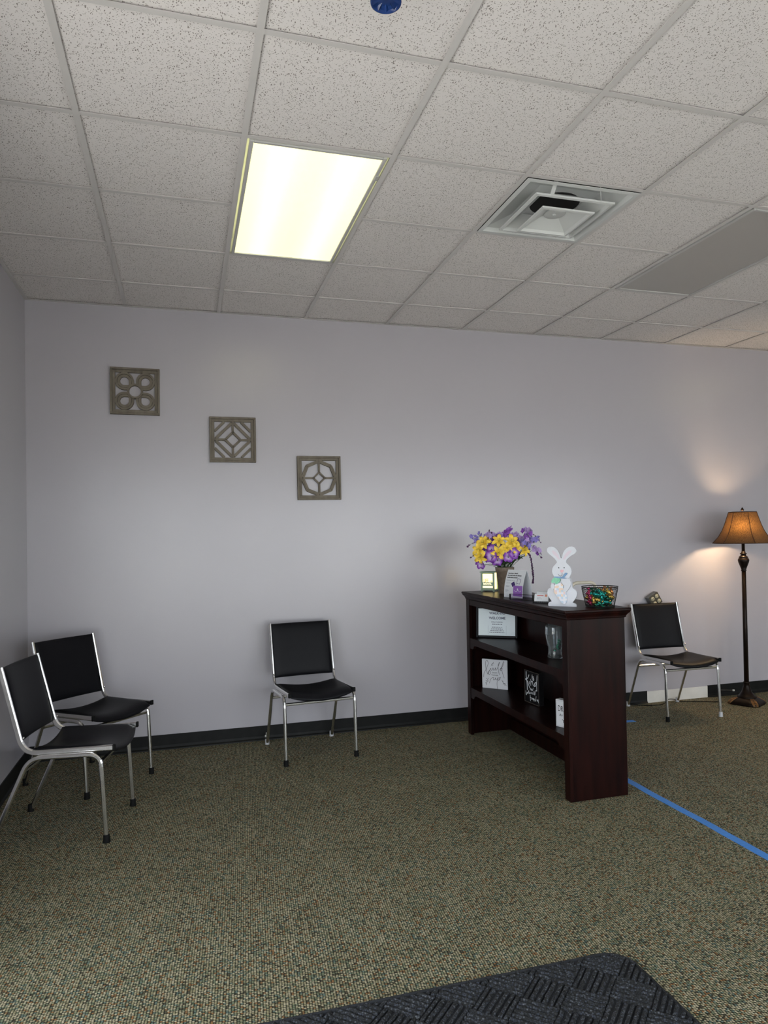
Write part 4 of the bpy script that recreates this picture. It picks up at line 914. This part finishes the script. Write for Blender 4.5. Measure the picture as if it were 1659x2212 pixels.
def candy_mesh(m):
    mb = MB(); prof = [(0.0, -0.030), (0.012, -0.031), (0.009, -0.025), (0.0035, -0.019), (0.008, -0.015), (0.0105, -0.008), (0.011, 0.0), (0.0105, 0.008), (0.008, 0.015), (0.0035, 0.019), (0.009, 0.025), (0.012, 0.031), (0.0, 0.030)]
    mb.lathe(prof, 10); 
    for i, v in enumerate(mb.v):
        k = i % 10; q = 1 + (0.16 if k % 2 else -0.1) * (1 if abs(v[2]) > 0.017 else 0.4); mb.v[i] = (v[0] * q, v[1] * q, v[2])
    me = mb.mesh('candy'); me.materials.append(m); return me
foils = [('teal', (0.0, 0.20, 0.16), (0.02, 0.42, 0.36)), ('green', (0.02, 0.22, 0.04), (0.16, 0.46, 0.08)), ('gold', (0.55, 0.32, 0.05), (0.75, 0.55, 0.14)), ('dark green', (0.0, 0.06, 0.03), (0.01, 0.13, 0.06)), ('copper', (0.42, 0.14, 0.04), (0.60, 0.26, 0.08)), ('pink', (0.50, 0.02, 0.12), (0.66, 0.08, 0.22))]
CM = {c[0]: candy_mesh(noise_mat(c[0].replace(' ', '_') + '_foil', c[1], c[2], 120, 0.22, 0.75, 0.4, 0.002)) for c in foils}
random.seed(11); placed = []
cx_, cy_ = math.cos(BQ), math.sin(BQ)
for k in range(46):
    best = None
    for tr in range(60):
        z_ = 0.016 + random.random() * 0.066; rm = RB + (RT - RB) * z_ / BH - 0.026; a_ = random.uniform(0, 2 * PI); r_ = rm * math.sqrt(random.uniform(0.25, 1))
        p = Vector((r_ * math.cos(a_), r_ * math.sin(a_), z_)); d = min([(p - q).length for q in placed] or [1])
        if best is None or d > best[0]: best = (d, p)
    p = best[1]; placed.append(p); s_ = p.x * cx_ + p.y * cy_
    if s_ < -0.042: c = random.choice(['pink', 'dark green', 'pink', 'gold'])
    elif s_ < -0.012: c = random.choice(['green', 'dark green', 'teal', 'gold'])
    elif s_ < 0.02: c = random.choice(['teal', 'teal', 'green', 'dark green', 'gold'])
    else: c = random.choice(['gold', 'copper', 'gold', 'copper', 'dark green'])
    o = link('foil_candy', CM[c], None); o.location = (BKX + p.x, BKY + p.y, ZT + p.z)
    o.rotation_euler = (random.uniform(0.6, 1.4) if p.z < 0.03 else random.uniform(0.2, 1.4), random.uniform(-0.3, 0.3), math.atan2(p.y, p.x) + random.uniform(-0.5, 0.5)); o.scale = (0.95,) * 3
    tag(o, c + ' foil wrapped candy in the black wire basket', 'candy', c + ' foil candies in the wire basket')

# beige tube frame behind the bookcase
M_BEIGE = noise_mat('beige_enamel', (0.52, 0.47, 0.38), (0.58, 0.53, 0.43), 20, 0.4)
t = thing('handle_frame', 'beige bent tube handle rising behind the rabbit and basket', 'handle', (2.93, -1.0, 0))
MB().sweep(fillet([(-0.17, 0, 0.0), (-0.17, 0, 1.095), (0.012, 0, 1.095), (0.012, 0, 0.0)], 0.05, 6), 0.021, 0.021, seg=12).build('tube', M_BEIGE, t)
MB().sweep([(-0.17, 0, 0.25), (0.012, 0, 0.25)], 0.016, 0.016, seg=10).build('crossbar', M_BEIGE, t)
for x in (-0.17, 0.012): MB().bbox(x - 0.012, x + 0.012, -0.12, 0.12, 0.0, 0.02, 0.003).build('foot', M_BEIGE, t)

# ================================================================== WALL PLAQUES
def plaque(label, x, z, pattern, rot=0.0):
    t = thing('wall_plaque', label, 'wall plaque', (x, 0, z - 0.158), 0, 'square grey lattice wall plaques')
    t.rotation_euler = (0, rot, 0)
    a = 0.158; w = 0.014; D = -0.028; c = 0.158
    fr = MB()
    for (x0, x1, z0, z1) in ((-a, a, -a, -a + w), (-a, a, a - w, a), (-a, -a + w, -a + w, a - w), (a - w, a, -a + w, a - w)): fr.bbox(x0, x1, D, -0.001, z0 + c, z1 + c, 0.0015)
    fr.build('frame', M_ART, t)
    i0, i1 = a - w, a - w - 0.019; fr = MB()
    for (x0, x1, z0, z1) in ((-i0, i0, -i0, -i1), (-i0, i0, i1, i0), (-i0, -i1, -i1, i1), (i1, i0, -i1, i1)): fr.bbox(x0, x1, D + 0.010, -0.002, z0 + c, z1 + c, 0.001)
    fr.build('inner_frame', M_ART, t)
    b = i1
    def bar(p, q, wd, d0=D + 0.006, nm='lattice_bar'):
        p, q = Vector((p[0], 0, p[1] + c)), Vector((q[0], 0, q[1] + c)); dr = (q - p).normalized(); nn = Vector((-dr.z, 0, dr.x)) * wd / 2
        pts = [p + nn, q + nn, q - nn, p - nn]; MB().prism([(v.x, v.z) for v in pts], d0, -0.003, 'y').build(nm, M_ART, t)
    def ring(cx, cz, r0, r1, d0, nm, square=None, n=36):
        vs = []; fs = []
        for k in range(n):
            an = 2 * PI * k / n
            for r_ in (r0, r1):
                x_, z_ = r_ * math.cos(an), r_ * math.sin(an)
                if square and (x_ * square[0] > 0 and z_ * square[1] > 0):   # squared-off corner toward the centre
                    mx = max(abs(math.cos(an)), abs(math.sin(an))); x_, z_ = x_ / mx, z_ / mx
                X_, Z_ = cx + x_, cz + z_
                if square:
                    dd = math.hypot(X_, Z_)
                    if dd < b * 0.32: X_, Z_ = X_ * b * 0.32 / dd, Z_ * b * 0.32 / dd
                vs += [(X_, d0, Z_ + c), (X_, -0.003, Z_ + c)]
        for k in range(n):
            o, q = 4 * k, 4 * ((k + 1) % n); fs += [(o, q, q + 2, o + 2), (o, o + 1, q + 1, q), (o + 2, q + 2, q + 3, o + 3), (o + 1, o + 3, q + 3, q + 1)]
        MB().add(vs, fs).build(nm, M_ART, t)
    if pattern == 'petal':
        for sx in (-1, 1):
            for sz in (-1, 1):
                cx, cz = sx * b * 0.535, sz * b * 0.535
                ring(cx, cz, b * 0.37, b * 0.48, D + 0.004, 'petal_ring', (-sx, -sz)); ring(cx, cz, b * 0.22, b * 0.36, D + 0.008, 'petal_band', (-sx, -sz))
        ring(0, 0, b * 0.30, b * 0.405, D + 0.001, 'center_ring')
    elif pattern == 'diamond':
        k = b * 0.42; wd = 0.016
        for s1, s2 in ((1, 1), (1, -1), (-1, -1), (-1, 1)): bar((s1 * k, 0), (0, s2 * k), wd)
        for s_ in (-1, 1): bar((s_ * k, 0), (s_ * b, 0), wd * 0.9); bar((0, s_ * k), (0, s_ * b), wd * 0.9)
        for s1 in (-1, 1):
            for s2 in (-1, 1):
                e = b * 0.93; bar((s1 * e, s2 * 0.06 * b), (s1 * 0.06 * b, s2 * e), 0.019, D + 0.0065)
                e2 = b * 0.99; bar((s1 * e2, s2 * 0.47 * b), (s1 * 0.47 * b, s2 * e2), 0.017, D + 0.007)
    else:
        k = b * 0.33; wd = 0.011
        for s1, s2 in ((1, 1), (1, -1), (-1, -1), (-1, 1)): bar((s1 * k, 0), (0, s2 * k), wd)
        for s_ in (-1, 1): bar((s_ * k, 0), (s_ * b * 0.9, 0), wd * 1.2); bar((0, s_ * k), (0, s_ * b * 0.9), wd * 1.2)
        for R_, wd2, d0 in ((0.93, 0.014, D + 0.0055), (1.02, 0.012, D + 0.009)):
            P8 = [(R_ * b * math.cos(kk * PI / 4), R_ * b * math.sin(kk * PI / 4)) for kk in range(8)]
            for kk in range(8): bar(P8[kk], P8[(kk + 1) % 8], wd2, d0)
plaque('square grey lattice plaque with four looped petals, highest of the three', 0.0545, 2.4255, 'petal', R(0.4))
plaque('square grey lattice plaque with diagonal bars around a diamond, middle of the three', 0.696, 2.112, 'diamond')
plaque('square grey lattice plaque with an octagon and small diamond, lowest of the three', 1.303, 1.848, 'octagon', R(-0.4))

# ================================================================== FLOOR LAMP
LX, LY = 4.756, -0.300
lamp = thing('floor_lamp', 'dark bronze floor lamp with a glowing brown bell shade', 'floor lamp', (LX, LY, 0))
mb = MB()
rings = [(0.126, 0.0), (0.129, 0.012), (0.116, 0.028), (0.095, 0.044), (0.075, 0.054)]
vs = []; fs = []; seg = 48
for (r_, z_) in rings:
    for k in range(seg):
        a_ = 2 * PI * k / seg; sq = 1.0 + 0.17 * abs(math.cos(2 * a_)) ** 3 - 0.06 * abs(math.sin(2 * a_)); f_ = 0.5 if z_ > 0.05 else 1
        vs.append((r_ * (1 + (sq - 1) * f_) * math.cos(a_), r_ * (1 + (sq - 1) * f_) * math.sin(a_), z_))
for i in range(len(rings) - 1):
    for k in range(seg): k2 = (k + 1) % seg; fs.append((i * seg + k, i * seg + k2, (i + 1) * seg + k2, (i + 1) * seg + k))
fs += [tuple(range(seg))[::-1], tuple((len(rings) - 1) * seg + k for k in range(seg))]
mb.add(vs, fs, True).xf(Matrix.Rotation(R(-16.5), 4, 'Z')); base = mb.build('base', M_BRONZE, lamp)
for k in range(4):
    mb = MB(); ang = R(-16.5 - 90 + 90 * k)
    for q in range(-3, 4):
        rr = 0.0; pts = [(0.080, q * 0.004, 0.054), (0.114, q * 0.0065, 0.040), (0.139, q * 0.007, 0.022), (0.151, q * 0.0055, 0.004)]
        mb.sweep(pts, 0.006, 0.006, seg=6, taper=[0.5, 0.9, 1, 0.7])
    mb.xf(Matrix.Rotation(ang, 4, 'Z')); mb.build('leaf_ornament', M_GOLDTRIM, base, 'bronze gold leaf ornament')
MB().lathe([(0.0, 0.050), (0.072, 0.051), (0.074, 0.058), (0.062, 0.068), (0.040, 0.096), (0.026, 0.140), (0.022, 0.165), (0.026, 0.170), (0.024, 0.178), (0.0, 0.178)], 32).build('base_cap', M_BRONZE, lamp)
MB().lathe([(0.0185, 0.17), (0.0178, 0.6), (0.0168, 1.088)], 24).build('pole', M_BRONZE, lamp)
URN = [(0.0, 1.058), (0.0235, 1.058), (0.0235, 1.066), (0.020, 1.070), (0.030, 1.10), (0.046, 1.150), (0.0495, 1.170), (0.044, 1.186), (0.036, 1.193), (0.042, 1.198), (0.036, 1.206), (0.022, 1.220), (0.022, 1.228), (0.029, 1.232), (0.029, 1.240), (0.018, 1.246), (0.019, 1.256), (0.013, 1.262), (0.0, 1.262)]
MB().lathe([(r_ * 0.89, 1.084 + (z_ - 1.058) * 0.79) for r_, z_ in URN], 32).build('urn', M_BRONZE, lamp)
MB().lathe([(0.0125, 1.235), (0.0125, 1.36), (0.018, 1.362), (0.018, 1.40), (0.0, 1.40)], 16).build('neck', M_BRONZE, lamp)
def shade_mat():
    m = bpy.data.materials.new('brown_silk_shade'); m.use_nodes = True; N = m.node_tree.nodes; L = m.node_tree.links
    b = N['Principled BSDF']; out = N['Material Output']
    tc = N.new('ShaderNodeTexCoord'); mp = N.new('ShaderNodeMapping'); mp.inputs['Scale'].default_value = (260, 260, 10); mp.inputs['Rotation'].default_value = (R(10), R(18), 0); L.new(tc.outputs['Object'], mp.inputs[0])
    nz = N.new('ShaderNodeTexNoise'); nz.inputs['Scale'].default_value = 1; nz.inputs['Detail'].default_value = 2; L.new(mp.outputs[0], nz.inputs['Vector'])
    r = ramp(N, [(0.35, (0.10, 0.042, 0.010)), (0.65, (0.25, 0.12, 0.032))]); L.new(nz.outputs['Fac'], r.inputs[0])
    r3 = ramp(N, [(0.35, (0.05, 0.022, 0.006)), (0.65, (0.12, 0.06, 0.017))]); L.new(nz.outputs['Fac'], r3.inputs[0]); L.new(r3.outputs[0], b.inputs['Base Color']); b.inputs['Roughness'].default_value = 0.8
    tr = N.new('ShaderNodeBsdfTranslucent'); L.new(r.outputs[0], tr.inputs[0])
    mx = N.new('ShaderNodeMixShader'); mx.inputs[0].default_value = 0.06; L.new(b.outputs[0], mx.inputs[1]); L.new(tr.outputs[0], mx.inputs[2]); L.new(mx.outputs[0], out.inputs[0])
    return m
M_SHADE = shade_mat()
SP = [(0.124, 1.566), (0.132, 1.545), (0.145, 1.510), (0.162, 1.465), (0.186, 1.415), (0.222, 1.362), (0.275, 1.312)]
SP = [(r_ * 0.845, z_) for r_, z_ in SP]
SROT = R(10)
def sh_pt(k, r_, z_, frac):
    # hexagonal bell with slightly bowed panels
    a0, a1 = SROT + k * PI / 3, SROT + (k + 1) * PI / 3
    p0, p1 = Vector((r_ * math.cos(a0), r_ * math.sin(a0), z_)), Vector((r_ * math.cos(a1), r_ * math.sin(a1), z_))
    p = p0.lerp(p1, frac); bow_ = 1 + 0.075 * math.sin(PI * frac); return Vector((p.x * bow_, p.y * bow_, z_))
for k in range(6):
    vs = []; fs = []; nf = 6
    for (r_, z_) in SP:
        for i in range(nf + 1): vs.append(sh_pt(k, r_, z_, i / nf))
    for i in range(len(SP) - 1):
        for j in range(nf): q = i * (nf + 1) + j; fs.append((q, q + 1, q + nf + 2, q + nf + 1))
    MB().add(vs, fs, True).build('shade_panel', M_SHADE, lamp)
M_TRIM = noise_mat('dark_brown_trim', (0.035, 0.012, 0.006), (0.05, 0.018, 0.009), 60, 0.7)
for k in range(6): MB().sweep([sh_pt(k, r_ + 0.001, z_, 0) for r_, z_ in SP], 0.008, 0.005, seg=6).build('shade_rib', M_TRIM, lamp)
for (r_, z_), th in ((SP[0], 0.010), (SP[-1], 0.007)):
    mb = MB(); pts = [sh_pt(k, r_ + 0.001, z_, i / 6) for k in range(6) for i in range(6)]; pts.append(pts[0]); mb.sweep(pts, 0.005, th, side=(0, 0, 1) if False else None, seg=6); mb.build('shade_trim', M_TRIM, lamp)
MB().lathe([(0.006, 1.40), (0.004, 1.42), (0.004, 1.575), (0.010, 1.577), (0.013, 1.583), (0.010, 1.592), (0.005, 1.600), (0.0, 1.606)], 16).build('finial', M_BRONZE, lamp)
mb = MB()
for k in range(3):
    a_ = SROT + k * 2 * PI / 3; mb.sweep([(0, 0, 1.566), (0.102 * math.cos(a_), 0.102 * math.sin(a_), 1.566)], 0.003, 0.003, seg=6)
mb.build('spider', M_BRONZE, lamp)
M_BULB = emis('bulb_glow', (1.0, 0.72, 0.36), 5.0)
MB().lathe([(0.0, 1.405), (0.012, 1.406), (0.016, 1.42), (0.030, 1.455), (0.028, 1.475), (0.015, 1.492), (0.0, 1.496)], 20).build('bulb', M_BULB, lamp, loc=(0.022, 0, 0))
ll = bpy.data.lights.new('lamp_bulb_light', 'POINT'); ll.energy = LAMP_W; ll.color = (1.0, 0.72, 0.42); ll.shadow_soft_size = 0.035
lo = bpy.data.objects.new('lamp_bulb_light', ll); COL.objects.link(lo); lo.parent = lamp; lo.location = (-0.046, -0.050, 1.430)
# cord along the floor
path = smoothline([(4.60, -0.20, 0.004), (4.42, -0.115, 0.004), (4.30, -0.07, 0.004), (4.245, -0.035, 0.02), (4.19, -0.035, 0.018), (4.11, -0.09, 0.004), (3.98, -0.10, 0.004), (3.90, -0.045, 0.004), (3.80, -0.03, 0.02), (3.70, -0.022, 0.04)], 6)
tag(MB().sweep(path, 0.006, 0.006, seg=8).build('power_cord', M_RUBBER), 'thin black lamp cord trailing along the floor under the chair', 'cord')

# ================================================================== SMALL THINGS ON WALL AND FLOOR
M_GALV = noise_mat('galvanised_steel', (0.20, 0.20, 0.20), (0.28, 0.28, 0.27), 30, 0.45, 0.6)
M_OUTLET = mat('ivory_outlet', (0.50, 0.45, 0.30), 0.5)
t = thing('outlet_box', 'metal box with round outlets hanging tilted on the wall above a chair', 'outlet box', (4.085, 0, 0.855))
t.rotation_euler = (0, R(-30), 0)
a = 0.051; mb = MB().bbox(-a, a, -0.054, -0.003, -a, a, 0.005); mb.build('box', M_GALV, t)
MB().bbox(-a + 0.002, a - 0.002, -0.0565, -0.0542, -a + 0.002, a - 0.002, 0.001).build('cover', noise_mat('dark_cover', (0.05, 0.045, 0.03), (0.075, 0.065, 0.045), 40, 0.5, 0.4), t)
for sx in (-1, 1):
    for sz in (-1, 1):
        o = MB().lathe([(0.0, 0.0), (0.0165, 0.0), (0.0165, 0.004), (0.0, 0.004)], 22).build('outlet', M_OUTLET, t, loc=(sx * 0.022, -0.0565, sz * 0.022), rot=(R(90), 0, 0))
        mb = MB(); mb.box(-0.008, -0.005, -0.004, 0.005, 0.0041, 0.0046).box(0.005, 0.008, -0.004, 0.005, 0.0041, 0.0046).box(-0.002, 0.002, -0.011, -0.007, 0.0041, 0.0046); mb.build('slots', M_BLACK, o)
def tape_strip(x0, x1, y0, y1, label):
    n_ = 40; vs = []; fs = []; along_y = (y1 - y0) > (x1 - x0)
    for i in range(n_ + 1):
        s_ = i / n_; wv = 0.0025 * math.sin(i * 0.9) + 0.0015 * math.sin(i * 2.3)
        if along_y: vs += [(x0 + wv, y0 + (y1 - y0) * s_, 0), (x1 + wv, y0 + (y1 - y0) * s_, 0)]
        else: vs += [(x0 + (x1 - x0) * s_, y0 + wv, 0), (x0 + (x1 - x0) * s_, y1 + wv, 0)]
    for i in range(n_): fs.append((2 * i, 2 * i + 1, 2 * i + 3, 2 * i + 2))
    N_ = len(vs); vv = [(x, y, 0.0016) for x, y, z in vs] + [(x, y, 0.0002) for x, y, z in vs]
    fs = fs + [tuple(N_ + k for k in f[::-1]) for f in fs]
    for i in range(n_): fs += [(2 * i, 2 * i + 2, N_ + 2 * i + 2, N_ + 2 * i), (2 * i + 1, N_ + 2 * i + 1, N_ + 2 * i + 3, 2 * i + 3)]
    tag(MB().add(vv, fs).build('floor_tape', M_TAPE), label, 'tape')
tape_strip(2.751, 2.797, -4.4, -0.48, 'long blue tape line running along the carpet from behind the bookcase')
tape_strip(2.82, 3.585, -0.475, -0.425, 'short blue tape end on the carpet beside the right chair')
def doorstop(x, y, z, label, ang, L_=0.075):
    t = thing('door_stop', label, 'door stop', (x, y, z)); t.rotation_euler = (0, 0, ang)
    MB().lathe([(0.008, 0.0), (0.008, 0.004), (0.005, 0.006), (0.0, 0.006)], 14).xf(Matrix.Rotation(R(90), 4, 'X')).build('plate', M_CHROME, t)
    pts = [(0.0042 * math.cos(k * 0.9), -0.005 - (L_ - 0.018) * k / 90, 0.0042 * math.sin(k * 0.9)) for k in range(91)]
    MB().sweep(pts, 0.0016, 0.0016, seg=5).build('spring', M_CHROME, t)
    MB().lathe([(0.0, -0.0), (0.0065, 0.0), (0.0075, 0.005), (0.006, 0.016), (0.0, 0.017)], 14).xf(Matrix.Translation((0, -L_ + 0.014, 0)) @ Matrix.Rotation(R(90), 4, 'X')).build('tip', mat('white_rubber', (0.72, 0.72, 0.68), 0.5), t)
doorstop(0.900, -0.006, 0.045, 'spring door stop with white tip left of the lone chair', R(-10))
doorstop(-0.245, -0.006, 0.06, 'spring door stop on the baseboard behind the corner chairs', R(-55))
doorstop(4.722, -0.006, 0.055, 'spring door stop on the baseboard between the right chair and the lamp', R(60), 0.13)

# entrance mat with diagonal basket ribs
M_MAT = noise_mat('navy_black_mat', (0.008, 0.009, 0.012), (0.016, 0.018, 0.024), 150, 0.9)
def rib_mat():
    m = mat('navy_loop_rib', (0.02, 0.025, 0.04), 0.85); N, L, b = nodes(m); tc = N.new('ShaderNodeTexCoord')
    v = N.new('ShaderNodeTexVoronoi'); v.inputs['Scale'].default_value = 165; L.new(tc.outputs['Object'], v.inputs['Vector'])
    s_ = N.new('ShaderNodeSeparateColor'); L.new(v.outputs['Color'], s_.inputs[0])
    r = ramp(N, [(0, (0.012, 0.014, 0.018)), (0.35, (0.032, 0.038, 0.056)), (0.7, (0.050, 0.056, 0.070)), (0.9, (0.085, 0.092, 0.108))], 'CONSTANT'); L.new(s_.outputs[0], r.inputs[0])
    g = ramp(N, [(0.25, (1, 1, 1)), (0.62, (0.1, 0.1, 0.1))]); L.new(v.outputs['Distance'], g.inputs[0])
    mx = N.new('ShaderNodeMix'); mx.data_type = 'RGBA'; mx.blend_type = 'MULTIPLY'; mx.inputs[0].default_value = 1; L.new(r.outputs[0], mx.inputs[6]); L.new(g.outputs[0], mx.inputs[7]); L.new(mx.outputs[2], b.inputs['Base Color'])
    inv = N.new('ShaderNodeMath'); inv.operation = 'SUBTRACT'; inv.inputs[0].default_value = 1; L.new(v.outputs['Distance'], inv.inputs[1]); bump(m, inv.outputs[0], 0.7, 0.006); return m
M_RIB = rib_mat()
mt = thing('entrance_mat', 'dark navy entrance mat with diagonal ribbed blocks and a rounded corner', 'mat', (1.0, -3.47, 0))
MX, MY, RC = 0.765, 0.46, 0.085
def rrect(a, b, r_, n=8):
    out = []
    for (cx, cy, a0) in ((a - r_, b - r_, 0), (-a + r_, b - r_, 90), (-a + r_, -b + r_, 180), (a - r_, -b + r_, 270)):
        for k in range(n + 1): an = R(a0 + 90 * k / n); out.append((cx + r_ * math.cos(an), cy + r_ * math.sin(an)))
    return out
pts = rrect(MX, MY, RC)
MB().prism(pts, 0.0, 0.006, 'z').build('backing', M_MAT, mt)
def inside(x, y, e=0.006):
    a, b = MX - e, MY - e
    if abs(x) > a or abs(y) > b: return False
    dx, dy = abs(x) - (a - RC), abs(y) - (b - RC)
    return not (dx > 0 and dy > 0 and dx * dx + dy * dy > RC * RC)
mb = MB(); B = 0.118; NR = 6; pit = B / NR; c45 = math.sqrt(0.5)
for I in range(-12, 13):
    for J in range(-12, 13):
        cu, cv = (I + 0.5) * B, (J + 0.5) * B
        for k in range(NR):
            o_ = (k + 0.5) * pit - B / 2
            segs = 10; run = []
            for i in range(segs + 1):
                s_ = -B / 2 + B * i / segs
                u_, v_ = (cu + s_, cv + o_) if (I + J) % 2 else (cu + o_, cv + s_)
                x, y = (u_ - v_) * c45, (u_ + v_) * c45
                if inside(x, y): run.append((x + random.uniform(-0.0008, 0.0008), y + random.uniform(-0.0008, 0.0008), 0.0085 + random.uniform(-0.001, 0.001)))
                else:
                    if len(run) > 1: mb.sweep(run, pit * 0.80, 0.010, side=(1, -1, 0) if False else None, seg=6)
                    run = []
            if len(run) > 1: mb.sweep(run, pit * 0.80, 0.010, seg=6)
for q in (mb,): q.build('ribs', M_RIB, mt, kind='stuff')
edge = [(x * 0.995, y * 0.992, 0.006) for x, y in pts]; edge.append(edge[0])
MB().sweep(edge, 0.014, 0.010, seg=6).build('edge_binding', M_MAT, mt)
